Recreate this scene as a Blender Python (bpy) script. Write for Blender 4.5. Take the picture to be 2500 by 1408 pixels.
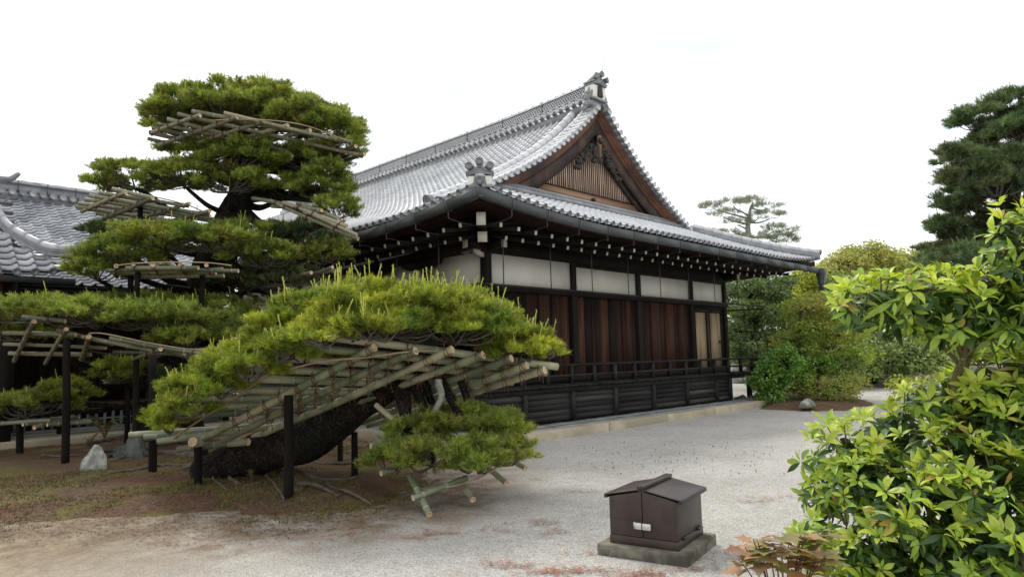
import bpy, math, random
import numpy as np
from mathutils import Matrix, Vector
rng = np.random.default_rng(7)
random.seed(7)
for o in list(bpy.data.objects): bpy.data.objects.remove(o)
SC = bpy.context.scene
COL = SC.collection

# ------------------------------------------------------------------ camera
PC = np.array([1250., 704.])
va = np.array([2900., 832.]) - PC; vb = np.array([-460., 913.]) - PC
FP = float(np.sqrt(-(va @ vb)))
def nrm(v):
    v = np.asarray(v, float); return v / np.linalg.norm(v)
ex = nrm([*va, FP]); ey = nrm([*vb, FP]); ez = -np.cross(ex, ey)
if ez[1] > 0: ez = -ez
RR = np.array([ex, ey, ez])                 # world = RR @ camera(x right, y down, z forward)
EYE = np.array([0, 0, 1.6])
cam = bpy.data.cameras.new('camera'); camo = bpy.data.objects.new('camera', cam); COL.objects.link(camo)
rt, dn, fw = RR[:, 0], RR[:, 1], RR[:, 2]
camo.matrix_world = Matrix(((rt[0], -dn[0], -fw[0], EYE[0]), (rt[1], -dn[1], -fw[1], EYE[1]), (rt[2], -dn[2], -fw[2], EYE[2]), (0, 0, 0, 1)))
cam.sensor_width = 36; cam.lens = FP / 2500 * 36; cam.clip_end = 2000; cam.clip_start = .05
SC.camera = camo

def ray(u, v): return RR @ nrm([u - PC[0], v - PC[1], FP])
def at(u, v, dep): return EYE + RR @ (np.array([u - PC[0], v - PC[1], FP]) / FP * dep)
def onz(u, v, z=0.):
    d = ray(u, v); return EYE + d * ((z - EYE[2]) / d[2])
def ony(u, v, y):
    d = ray(u, v); return EYE + d * (y / d[1])
def onx(u, v, x):
    d = ray(u, v); return EYE + d * (x / d[0])
LAT = nrm([rt[0], rt[1], 0]); FWD = nrm([fw[0], fw[1], 0]); UP = np.array([0, 0, 1.])

# ------------------------------------------------------------------ sky, sun, exposure
SUN_EL, SUN_AZ = math.radians(52), math.radians(80)     # azimuth counted from +X towards +Y
sd = np.array([math.cos(SUN_EL) * math.cos(SUN_AZ), math.cos(SUN_EL) * math.sin(SUN_AZ), math.sin(SUN_EL)])
W = bpy.data.worlds.new('World'); SC.world = W; W.use_nodes = True
nt = W.node_tree; nt.nodes.clear()
def nd(t, tree=None, **kw):
    n = (tree or nt).nodes.new(t)
    for k, v in kw.items(): setattr(n, k, v)
    return n
sky = nd('ShaderNodeTexSky', sky_type='NISHITA', sun_disc=False)
sky.sun_elevation = SUN_EL; sky.sun_rotation = math.atan2(sd[0], sd[1]); sky.air_density = 1.2; sky.dust_density = 3
tc = nd('ShaderNodeTexCoord'); mp = nd('ShaderNodeMapping'); mp.inputs['Scale'].default_value = (1.2, 1.2, 4.5)
nz = nd('ShaderNodeTexNoise'); nz.inputs['Scale'].default_value = 1.6; nz.inputs['Detail'].default_value = 7; nz.inputs['Roughness'].default_value = .55
cr = nd('ShaderNodeValToRGB'); cr.color_ramp.elements[0].position = .32; cr.color_ramp.elements[0].color = (7.5, 8.05, 8.45, 1)
cr.color_ramp.elements[1].position = .66; cr.color_ramp.elements[1].color = (12.6, 12.75, 12.8, 1)
mx = nd('ShaderNodeMixRGB'); mx.inputs['Fac'].default_value = .9
bg = nd('ShaderNodeBackground'); bg.inputs['Strength'].default_value = .1
wo = nd('ShaderNodeOutputWorld')
L = nt.links.new
L(tc.outputs['Generated'], mp.inputs['Vector']); L(mp.outputs[0], nz.inputs['Vector']); L(nz.outputs['Fac'], cr.inputs[0])
L(sky.outputs[0], mx.inputs[1]); L(cr.outputs[0], mx.inputs[2]); L(mx.outputs[0], bg.inputs['Color']); L(bg.outputs[0], wo.inputs['Surface'])
sl = bpy.data.lights.new('sun', 'SUN'); sl.energy = 1.5; sl.angle = math.radians(14); sl.color = (1, .95, .87)
so = bpy.data.objects.new('sun', sl); COL.objects.link(so)
so.rotation_euler = Vector(-sd).to_track_quat('-Z', 'Y').to_euler(); so.location = sd * 60
SC.view_settings.view_transform = 'Standard'; SC.view_settings.look = 'None'
SC.view_settings.exposure = 0.42; SC.view_settings.gamma = 1
SC.render.engine = 'CYCLES'; SC.cycles.use_denoising = True; SC.cycles.max_bounces = 7; SC.cycles.transparent_max_bounces = 6

# ------------------------------------------------------------------ materials
MATS = {}
def pmat(name, c1, c2=None, scale=3., rough=.75, bump=0., bscale=None, metal=0., detail=5, stretch=(1, 1, 1), orand=0., isl=0.,
         spec=.5, trans=0., c3=None, s3=.6, lo=.35, hi=.65, tcol=None, tone=0., dist=.01, vor=0.):
    m = bpy.data.materials.new(name); m.use_nodes = True; t = m.node_tree; t.nodes.clear(); K = t.links.new
    out = nd('ShaderNodeOutputMaterial', t); b = nd('ShaderNodeBsdfPrincipled', t)
    b.inputs['Roughness'].default_value = rough; b.inputs['Metallic'].default_value = metal; b.inputs['Specular IOR Level'].default_value = spec
    co = nd('ShaderNodeTexCoord', t); mpp = nd('ShaderNodeMapping', t); mpp.inputs['Scale'].default_value = stretch
    K(co.outputs['Object'], mpp.inputs['Vector'])
    oi = nd('ShaderNodeObjectInfo', t)
    off = nd('ShaderNodeVectorMath', t, operation='MULTIPLY_ADD'); off.inputs[1].default_value = (1, 1, 1)
    sc_ = nd('ShaderNodeVectorMath', t, operation='SCALE'); sc_.inputs[0].default_value = (37, 19, 53)
    K(oi.outputs['Random'], sc_.inputs['Scale']); K(mpp.outputs[0], off.inputs[0])
    if orand > 0: K(sc_.outputs[0], off.inputs[2])
    else: off.inputs[2].default_value = (0, 0, 0)
    n = nd('ShaderNodeTexNoise', t); n.inputs['Scale'].default_value = scale; n.inputs['Detail'].default_value = detail; n.inputs['Roughness'].default_value = .6
    K(off.outputs[0], n.inputs['Vector'])
    r = nd('ShaderNodeValToRGB', t); e = r.color_ramp.elements
    e[0].position = lo; e[1].position = hi; e[0].color = (*c1, 1); e[1].color = (*(c2 or c1), 1)
    K(n.outputs['Fac'], r.inputs[0]); col = r.outputs[0]
    if c3 is not None:
        n3 = nd('ShaderNodeTexNoise', t); n3.inputs['Scale'].default_value = s3; n3.inputs['Detail'].default_value = 4
        K(off.outputs[0], n3.inputs['Vector'])
        rr = nd('ShaderNodeValToRGB', t); rr.color_ramp.elements[0].position = .45; rr.color_ramp.elements[1].position = .62
        K(n3.outputs['Fac'], rr.inputs[0]); q = nd('ShaderNodeMixRGB', t); q.inputs[2].default_value = (*c3, 1)
        K(rr.outputs[0], q.inputs[0]); K(col, q.inputs[1]); col = q.outputs[0]
    for amt, src in ((orand, oi.outputs['Random']), (isl, None)):
        if amt > 0:
            if src is None:
                g = nd('ShaderNodeNewGeometry', t); src = g.outputs['Random Per Island']
            mr = nd('ShaderNodeMapRange', t); mr.inputs['To Min'].default_value = 1 - amt; mr.inputs['To Max'].default_value = 1 + amt
            K(src, mr.inputs['Value']); q = nd('ShaderNodeMixRGB', t, blend_type='MULTIPLY'); q.inputs[0].default_value = 1
            K(col, q.inputs[1]); K(mr.outputs[0], q.inputs[2]); col = q.outputs[0]
    if vor > 0:
        vv = nd('ShaderNodeTexVoronoi', t, feature='DISTANCE_TO_EDGE'); vv.inputs['Scale'].default_value = vor; wv = nd('ShaderNodeVectorMath', t, operation='MULTIPLY_ADD'); wv.inputs[1].default_value = (.12, .12, .12); K(n.outputs['Color'], wv.inputs[0]); K(off.outputs[0], wv.inputs[2]); K(wv.outputs[0], vv.inputs['Vector'])
        vr_ = nd('ShaderNodeValToRGB', t); vr_.color_ramp.elements[0].position = .0; vr_.color_ramp.elements[1].position = .16; vr_.color_ramp.elements[0].color = (.5, .47, .44, 1); K(vv.outputs['Distance'], vr_.inputs[0])
        q = nd('ShaderNodeMixRGB', t, blend_type='MULTIPLY'); q.inputs[0].default_value = 1; K(col, q.inputs[1]); K(vr_.outputs[0], q.inputs[2]); col = q.outputs[0]
    if tone > 0:
        ta = nd('ShaderNodeAttribute', t); ta.attribute_name = 'tone'; mr = nd('ShaderNodeMapRange', t); mr.inputs['To Min'].default_value = 1 - tone; mr.inputs['To Max'].default_value = 1 + tone
        K(ta.outputs['Fac'], mr.inputs['Value']); q = nd('ShaderNodeMixRGB', t, blend_type='MULTIPLY'); q.inputs[0].default_value = 1; K(col, q.inputs[1]); K(mr.outputs[0], q.inputs[2]); col = q.outputs[0]
    K(col, b.inputs['Base Color'])
    if bump > 0:
        nb = nd('ShaderNodeTexNoise', t); nb.inputs['Scale'].default_value = bscale or scale * 4; nb.inputs['Detail'].default_value = 6
        K(off.outputs[0], nb.inputs['Vector']); bp = nd('ShaderNodeBump', t); bp.inputs['Strength'].default_value = bump; bp.inputs['Distance'].default_value = dist
        K(nb.outputs['Fac'], bp.inputs['Height']); bo = bp.outputs[0]
        if vor > 0:
            b2 = nd('ShaderNodeBump', t); b2.inputs['Strength'].default_value = 1; b2.inputs['Distance'].default_value = .04; K(vr_.outputs[0], b2.inputs['Height']); K(bo, b2.inputs['Normal']); bo = b2.outputs[0]
        K(bo, b.inputs['Normal'])
    sh = b.outputs[0]
    if trans > 0:
        tr = nd('ShaderNodeBsdfTranslucent', t); q = nd('ShaderNodeMixRGB', t, blend_type='MULTIPLY'); q.inputs[0].default_value = 1
        K(col, q.inputs[1]); q.inputs[2].default_value = (*(tcol or (1.3, 1.25, .6)), 1); K(q.outputs[0], tr.inputs['Color'])
        ms = nd('ShaderNodeMixShader', t); ms.inputs[0].default_value = trans; K(sh, ms.inputs[1]); K(tr.outputs[0], ms.inputs[2]); sh = ms.outputs[0]
    K(sh, out.inputs['Surface']); MATS[name] = m
    return m

pmat('tile', (.55, .555, .57), (.65, .655, .665), 2.2, .32, .04, 40, orand=.09, isl=.09, spec=.8, metal=.1, c3=(.50, .505, .52), s3=1.1)
pmat('tile_old', (.34, .345, .365), (.54, .54, .56), 1.2, .4, .2, 40, orand=.18, isl=.18, c3=(.26, .26, .29), s3=1.6)
pmat('tile_trim', (.17, .175, .185), (.27, .275, .29), 3, .45, .2, 40, metal=.1, orand=.15, isl=.12)
pmat('under_tile', (.06, .06, .065), rough=.9)
pmat('plaster', (.78, .76, .69), (.84, .82, .76), 1.1, .9, .05, 30, orand=.04, c3=(.74, .71, .63), s3=1.7, stretch=(1, 1, .5))
pmat('white_cap', (.60, .58, .51), (.70, .68, .62), 6, .8, orand=.08, c3=(.62, .52, .38), s3=5)
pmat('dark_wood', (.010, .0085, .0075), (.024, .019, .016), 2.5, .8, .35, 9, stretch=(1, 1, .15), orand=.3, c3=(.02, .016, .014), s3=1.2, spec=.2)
pmat('eave_red', (.016, .006, .005), (.04, .014, .01), 3, .8, .2, 15, spec=.15)
pmat('rail_wood', (.010, .009, .0085), (.030, .026, .024), 3, .75, .3, 14, orand=.25, spec=.25)
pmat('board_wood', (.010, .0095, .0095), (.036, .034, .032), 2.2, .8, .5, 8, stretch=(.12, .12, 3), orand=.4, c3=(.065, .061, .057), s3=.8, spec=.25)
pmat('brown_plank', (.055, .023, .014), (.125, .053, .031), 5, .75, .4, 14, stretch=(4, 4, .22), orand=.12, c3=(.018, .010, .008), s3=.4, spec=.2)
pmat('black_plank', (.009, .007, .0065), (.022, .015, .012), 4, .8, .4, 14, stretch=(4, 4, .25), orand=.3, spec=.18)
pmat('dim_plank', (.028, .014, .010), (.07, .031, .019), 5, .8, .4, 14, stretch=(4, 4, .22), orand=.3, c3=(.008, .006, .006), s3=.5, spec=.18)
pmat('tan_door', (.46, .33, .19), (.58, .44, .28), 4, .7, .1, 30, stretch=(3, 3, .25), c3=(.3, .2, .11), s3=2)
pmat('red_wood', (.11, .043, .023), (.19, .078, .042), 4, .7, .25, 20, stretch=(.6, 1, 1), c3=(.04, .02, .014), s3=.9)
pmat('barge_wood', (.028, .021, .020), (.062, .045, .040), 2, .75, .35, 9, c3=(.11, .062, .04), s3=1.4, spec=.25)
pmat('gable_slat', (.48, .29, .19), (.68, .53, .43), 3, .75, .2, 20, stretch=(1, 1, .3), orand=.25)
pmat('tan_beam', (.20, .10, .05), (.36, .22, .13), 3, .7, .25, 12, stretch=(.25, 1, 3), c3=(.14, .06, .03), s3=1.5)
pmat('carved_wood', (.02, .018, .016), (.06, .05, .042), 9, .8, .6, 25)
pmat('gutter', (.042, .048, .048), (.062, .069, .069), 1.3, .55, .05, 20, orand=.06)
pmat('strap', (.04, .043, .042), (.07, .072, .07), 4, .55, metal=.3)
pmat('kerb_stone', (.38, .32, .22), (.50, .43, .31), 3, .85, .4, 60, orand=.08, c3=(.32, .28, .2), s3=1)
pmat('slate', (.22, .235, .235), (.31, .325, .32), 3, .8, .25, 40, orand=.12)
pmat('bamboo', (.13, .16, .09), (.25, .27, .17), 2.6, .5, .15, 20, orand=.3, c3=(.34, .31, .21), s3=1.3)
pmat('bamboo_shaded', (.085, .10, .06), (.17, .18, .115), 1.6, .55, .12, 20, orand=.3, c3=(.24, .21, .14), s3=1.1)  # bamboo with the shade beneath the pine pads put into its colour
pmat('bamboo_node', (.33, .32, .23), (.46, .43, .33), 9, .6)
pmat('leaf_dry', (.36, .24, .05), (.48, .36, .09), 6, .6, trans=.25)
pmat('bamboo_cut', (.62, .44, .26), (.80, .62, .42), 12, .8)
pmat('bamboo_strip', (.33, .23, .13), (.5, .37, .23), 3, .6, orand=.1)
pmat('rope', (.09, .038, .022), (.17, .08, .046), 30, .9)
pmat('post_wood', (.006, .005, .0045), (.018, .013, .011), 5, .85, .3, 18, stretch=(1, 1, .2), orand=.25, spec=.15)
pmat('bark', (.02, .015, .012), (.07, .053, .041), 9, .95, 1.0, 30, stretch=(1, 1, .6), c3=(.034, .035, .027), s3=2, dist=.03, spec=.1, vor=26)
pmat('twig', (.05, .04, .032), (.12, .10, .08), 9, .9)
pmat('root', (.06, .045, .037), (.15, .115, .092), 6, .9, .8, 25, dist=.02)
pmat('lichen_bark', (.12, .12, .10), (.36, .37, .32), 12, .9, .6, 25)
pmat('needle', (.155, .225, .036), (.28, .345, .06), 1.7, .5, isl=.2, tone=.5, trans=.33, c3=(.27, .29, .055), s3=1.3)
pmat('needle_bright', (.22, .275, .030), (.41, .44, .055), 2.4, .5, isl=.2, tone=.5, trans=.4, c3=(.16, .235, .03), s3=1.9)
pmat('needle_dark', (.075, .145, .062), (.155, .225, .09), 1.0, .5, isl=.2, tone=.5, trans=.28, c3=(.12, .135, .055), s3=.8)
pmat('needle_far', (.26, .295, .24), (.36, .39, .32), .8, .6, isl=.2, tone=.35, trans=.25)  # lightened and greyed: distance haze is put into the needle colour
pmat('candle', (.42, .46, .07), (.58, .58, .13), 3, .6, isl=.15, trans=.3)
pmat('candle_dark', (.17, .17, .06), (.28, .25, .10), 3, .6, isl=.25)
pmat('bud', (.30, .11, .05), (.48, .21, .10), 6, .7, isl=.3)
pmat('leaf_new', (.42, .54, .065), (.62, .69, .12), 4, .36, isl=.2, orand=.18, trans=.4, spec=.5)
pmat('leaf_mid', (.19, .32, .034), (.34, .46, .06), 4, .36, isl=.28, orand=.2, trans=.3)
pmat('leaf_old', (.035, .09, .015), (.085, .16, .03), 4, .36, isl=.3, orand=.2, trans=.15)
pmat('red_leaf', (.40, .14, .08), (.42, .30, .13), 1.2, .45, isl=.2, orand=.35, trans=.25, tcol=(1.3, .9, .5), c3=(.24, .20, .14), s3=.9)
pmat('stem', (.09, .075, .03), (.15, .12, .05), 8, .8)
pmat('red_stem', (.12, .03, .025), (.18, .06, .04), 8, .7)
pmat('shrub_leaf', (.10, .23, .03), (.24, .39, .065), 2, .45, isl=.35, trans=.25)
pmat('maple_leaf', (.20, .32, .05), (.36, .47, .085), 1.1, .55, isl=.3, trans=.4, c3=(.38, .36, .09), s3=.55)
pmat('fir_leaf', (.07, .125, .045), (.15, .21, .08), .9, .6, isl=.35, trans=.3, c3=(.17, .23, .065), s3=.6)
pmat('yellow_leaf', (.28, .34, .035), (.46, .49, .07), 1.2, .55, isl=.3, trans=.35)
pmat('wood_leaf', (.28, .33, .085), (.46, .48, .14), .35, .65, isl=.25, trans=.35, c3=(.40, .40, .13), s3=.16)
pmat('deep_leaf', (.14, .21, .06), (.26, .33, .095), .5, .65, isl=.35, trans=.25)
pmat('fern_leaf', (.07, .10, .025), (.14, .15, .045), 6, .6, isl=.25, trans=.25, c3=(.2, .14, .06), s3=3)
pmat('bronze_leaf', (.24, .29, .09), (.40, .27, .11), 1.2, .45, orand=.3, trans=.25)
pmat('rock_pale', (.20, .20, .17), (.46, .46, .42), 7, .95, .9, 14, c3=(.12, .13, .07), s3=4, dist=.04)
pmat('rock_grey', (.05, .058, .05), (.13, .135, .12), 5, .95, .8, 14, dist=.04, spec=.15)
pmat('concrete', (.14, .125, .10), (.24, .215, .175), 9, .95, .6, 70, c3=(.075, .07, .055), s3=4, spec=.2)
pmat('brown_metal', (.032, .020, .016), (.044, .029, .024), 5, .42, .05, 160, spec=.35, c3=(.054, .038, .031), s3=3)
pmat('black_trim', (.012, .013, .014), (.02, .021, .023), 5, .5)
pmat('steel', (.55, .53, .50), (.66, .64, .60), 20, .4, .05, 60, metal=.75)
pmat('tan_wall', (.33, .22, .13), (.40, .28, .17), 1, .9, .1, 40)
pmat('glass_lens', (.5, .6, .8), (.6, .7, .9), 1, .1)
pmat('moss', (.07, .07, .014), (.17, .155, .035), 2, .9, isl=.4)
pmat('brown_litter', (.055, .028, .017), (.19, .11, .062), 1.5, .9, isl=.5)
pmat('dead_needle', (.22, .085, .05), (.38, .18, .11), 3, .8, isl=.3)
pmat('stone_seed', (.06, .04, .04), (.12, .08, .07), 3, .8)

def ground_mat():
    m = bpy.data.materials.new('gravel'); m.use_nodes = True; t = m.node_tree; t.nodes.clear(); K = t.links.new
    out = nd('ShaderNodeOutputMaterial', t); b = nd('ShaderNodeBsdfPrincipled', t); b.inputs['Roughness'].default_value = .92
    b.inputs['Specular IOR Level'].default_value = .25
    co = nd('ShaderNodeTexCoord', t)
    def noise(s, d=5):
        n = nd('ShaderNodeTexNoise', t); n.inputs['Scale'].default_value = s; n.inputs['Detail'].default_value = d; n.inputs['Roughness'].default_value = .6
        K(co.outputs['Object'], n.inputs['Vector']); return n.outputs['Fac']
    def ramp(src, pts):
        r = nd('ShaderNodeValToRGB', t); e = r.color_ramp.elements
        while len(e) < len(pts): e.new(.5)
        for i, (p, c) in enumerate(pts): e[i].position = p; e[i].color = (*c, 1)
        K(src, r.inputs[0]); return r.outputs[0]
    def mix(f, a, c, bt='MIX'):
        q = nd('ShaderNodeMixRGB', t, blend_type=bt)
        for s, x in zip(q.inputs, (f, a, c)):
            if isinstance(x, (int, float)): s.default_value = x
            elif isinstance(x, tuple): s.default_value = (*x, 1)
            else: K(x, s)
        return q.outputs[0]
    vo = nd('ShaderNodeTexVoronoi', t); vo.inputs['Scale'].default_value = 95; K(co.outputs['Object'], vo.inputs['Vector'])
    sep = nd('ShaderNodeSeparateColor', t); K(vo.outputs['Color'], sep.inputs[0])
    stone = ramp(sep.outputs[0], [(0, (.32, .30, .275)), (.2, (.48, .455, .42)), (.6, (.585, .56, .525)), (1, (.70, .675, .64))])
    vo2 = nd('ShaderNodeTexVoronoi', t); vo2.inputs['Scale'].default_value = 28; K(co.outputs['Object'], vo2.inputs['Vector'])
    sp2 = nd('ShaderNodeSeparateColor', t); K(vo2.outputs['Color'], sp2.inputs[0])
    stone = mix(1., stone, ramp(sp2.outputs[1], [(0, (.92, .92, .92)), (1, (1.05, 1.05, 1.05))]), 'MULTIPLY')
    crack = ramp(vo.outputs['Distance'], [(.0, (1, 1, 1)), (.55, (.9, .9, .9)), (.95, (.6, .59, .58))])
    c = mix(1., stone, crack, 'MULTIPLY')
    big = noise(.55, 6); c = mix(1., c, ramp(big, [(.3, (.82, .81, .79)), (.7, (1.08, 1.08, 1.07))]), 'MULTIPLY')
    fine = noise(5, 4); c = mix(1., c, ramp(fine, [(.3, (.88, .875, .865)), (.7, (1.06, 1.06, 1.06))]), 'MULTIPLY')
    # sandy tread at the near left corner
    sx = nd('ShaderNodeVectorMath', t, operation='DOT_PRODUCT'); K(co.outputs['Object'], sx.inputs[0]); sx.inputs[1].default_value = (LAT[0], LAT[1], 0)
    ad = nd('ShaderNodeMath', t, operation='MULTIPLY_ADD'); K(noise(.8, 5), ad.inputs[0]); ad.inputs[1].default_value = 2.2; K(sx.outputs['Value'], ad.inputs[2])
    mr = nd('ShaderNodeMapRange', t); mr.inputs['From Min'].default_value = -1.2; mr.inputs['From Max'].default_value = -3.0; K(ad.outputs[0], mr.inputs['Value'])
    sand = ramp(noise(9, 7), [(.28, (.18, .135, .08)), (.5, (.34, .265, .16)), (.72, (.48, .40, .27))])
    sm_ = nd('ShaderNodeMath', t, operation='MULTIPLY'); K(mr.outputs[0], sm_.inputs[0]); sm_.inputs[1].default_value = .85
    c = mix(sm_.outputs[0], c, sand)
    at_ = nd('ShaderNodeAttribute', t); at_.attribute_name = 'dirt'; ml = nd('ShaderNodeMath', t, operation='MULTIPLY'); K(at_.outputs['Fac'], ml.inputs[0]); K(ramp(noise(2.5, 7), [(.32, (.15, .15, .15)), (.62, (1.2, 1.2, 1.2))]), ml.inputs[1]); ml.use_clamp = True
    c = mix(ml.outputs[0], c, ramp(noise(30, 6), [(.3, (.13, .09, .06)), (.7, (.29, .22, .155))]))
    K(c, b.inputs['Base Color'])
    bp = nd('ShaderNodeBump', t); bp.inputs['Strength'].default_value = .9; bp.inputs['Distance'].default_value = .008; bp.invert = True
    K(vo.outputs['Distance'], bp.inputs['Height']); bp2 = nd('ShaderNodeBump', t); bp2.inputs['Strength'].default_value = .5; bp2.inputs['Distance'].default_value = .04
    K(noise(3.5, 5), bp2.inputs['Height']); K(bp.outputs[0], bp2.inputs['Normal']); K(bp2.outputs[0], b.inputs['Normal'])
    K(b.outputs[0], out.inputs['Surface']); MATS['gravel'] = m
    # soil with moss
    m = bpy.data.materials.new('soil'); m.use_nodes = True; t = m.node_tree; t.nodes.clear(); K = t.links.new
    out = nd('ShaderNodeOutputMaterial', t); b = nd('ShaderNodeBsdfPrincipled', t); b.inputs['Roughness'].default_value = .95; b.inputs['Specular IOR Level'].default_value = .15
    co = nd('ShaderNodeTexCoord', t)
    def noise(s, d=5):
        n = nd('ShaderNodeTexNoise', t); n.inputs['Scale'].default_value = s; n.inputs['Detail'].default_value = d; n.inputs['Roughness'].default_value = .65
        K(co.outputs['Object'], n.inputs['Vector']); return n.outputs['Fac']
    def ramp(src, pts):
        r = nd('ShaderNodeValToRGB', t); e = r.color_ramp.elements
        while len(e) < len(pts): e.new(.5)
        for i, (p, c) in enumerate(pts): e[i].position = p; e[i].color = (*c, 1)
        K(src, r.inputs[0]); return r.outputs[0]
    def mix(f, a, c, bt='MIX'):
        q = nd('ShaderNodeMixRGB', t, blend_type=bt)
        for s, x in zip(q.inputs, (f, a, c)):
            if isinstance(x, (int, float)): s.default_value = x
            elif isinstance(x, tuple): s.default_value = (*x, 1)
            else: K(x, s)
        return q.outputs[0]
    soil = ramp(noise(38, 6), [(.3, (.06, .037, .023)), (.52, (.135, .088, .056)), (.68, (.23, .165, .11)), (.8, (.36, .28, .2))])
    red = ramp(noise(45, 5), [(.3, (.06, .027, .020)), (.55, (.145, .068, .048)), (.75, (.27, .16, .115))])
    moss = ramp(noise(50, 5), [(.3, (.07, .068, .018)), (.55, (.16, .15, .04)), (.75, (.3, .26, .1))])
    c = mix(ramp(noise(.75, 5), [(.43, (0, 0, 0)), (.58, (.9, .9, .9))]), soil, red)
    c = mix(ramp(noise(1.15, 6), [(.49, (0, 0, 0)), (.62, (.85, .85, .85))]), c, moss)
    K(c, b.inputs['Base Color'])
    bp = nd('ShaderNodeBump', t); bp.inputs['Strength'].default_value = .9; bp.inputs['Distance'].default_value = .02; K(noise(45, 7), bp.inputs['Height'])
    K(bp.outputs[0], b.inputs['Normal']); K(b.outputs[0], out.inputs['Surface']); MATS['soil'] = m
ground_mat()
pmat('garden_soil', (.05, .045, .022), (.11, .10, .045), 2, .95, .5, 30, c3=(.09, .06, .035), s3=.6)

# ------------------------------------------------------------------ mesh helpers
def link(o, parent=None):
    COL.objects.link(o)
    if parent is not None:
        o.parent = parent
        if parent.type == 'EMPTY': o.matrix_parent_inverse = Matrix.Translation(-Vector(parent.location))
        else: o.matrix_parent_inverse = WORLD.get(parent.name, Matrix.Identity(4)).inverted()
    return o
WORLD = {}
def mk_mesh(name, V, F, mats, mi=None, smooth=False):
    V = np.asarray(V, np.float32).reshape(-1, 3)
    Fs = F if isinstance(F, list) else [F]
    Fs = [np.asarray(f, np.int32) for f in Fs if len(f)]
    me = bpy.data.meshes.new(name)
    me.vertices.add(len(V)); me.vertices.foreach_set('co', V.ravel())
    loops = np.concatenate([f.ravel() for f in Fs]); tot = np.concatenate([np.full(len(f), f.shape[1], np.int32) for f in Fs])
    st = np.concatenate([[0], np.cumsum(tot)[:-1]]).astype(np.int32)
    me.loops.add(len(loops)); me.loops.foreach_set('vertex_index', loops)
    me.polygons.add(len(tot)); me.polygons.foreach_set('loop_start', st)
    for m in ([mats] if isinstance(mats, str) else mats): me.materials.append(MATS[m])
    if mi is not None: me.polygons.foreach_set('material_index', np.asarray(mi, np.int32))
    if smooth: me.polygons.foreach_set('use_smooth', np.ones(len(tot), bool))
    me.update(calc_edges=True)
    return me
def ob(name, me, parent=None, M=None):
    o = bpy.data.objects.new(name, me)
    link(o, parent)
    if M is not None:
        o.matrix_basis = Matrix(M); WORLD[o.name] = Matrix(M)
    return o
def M4(R, p):
    m = np.eye(4); m[:3, :3] = R; m[:3, 3] = p; return m

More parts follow.
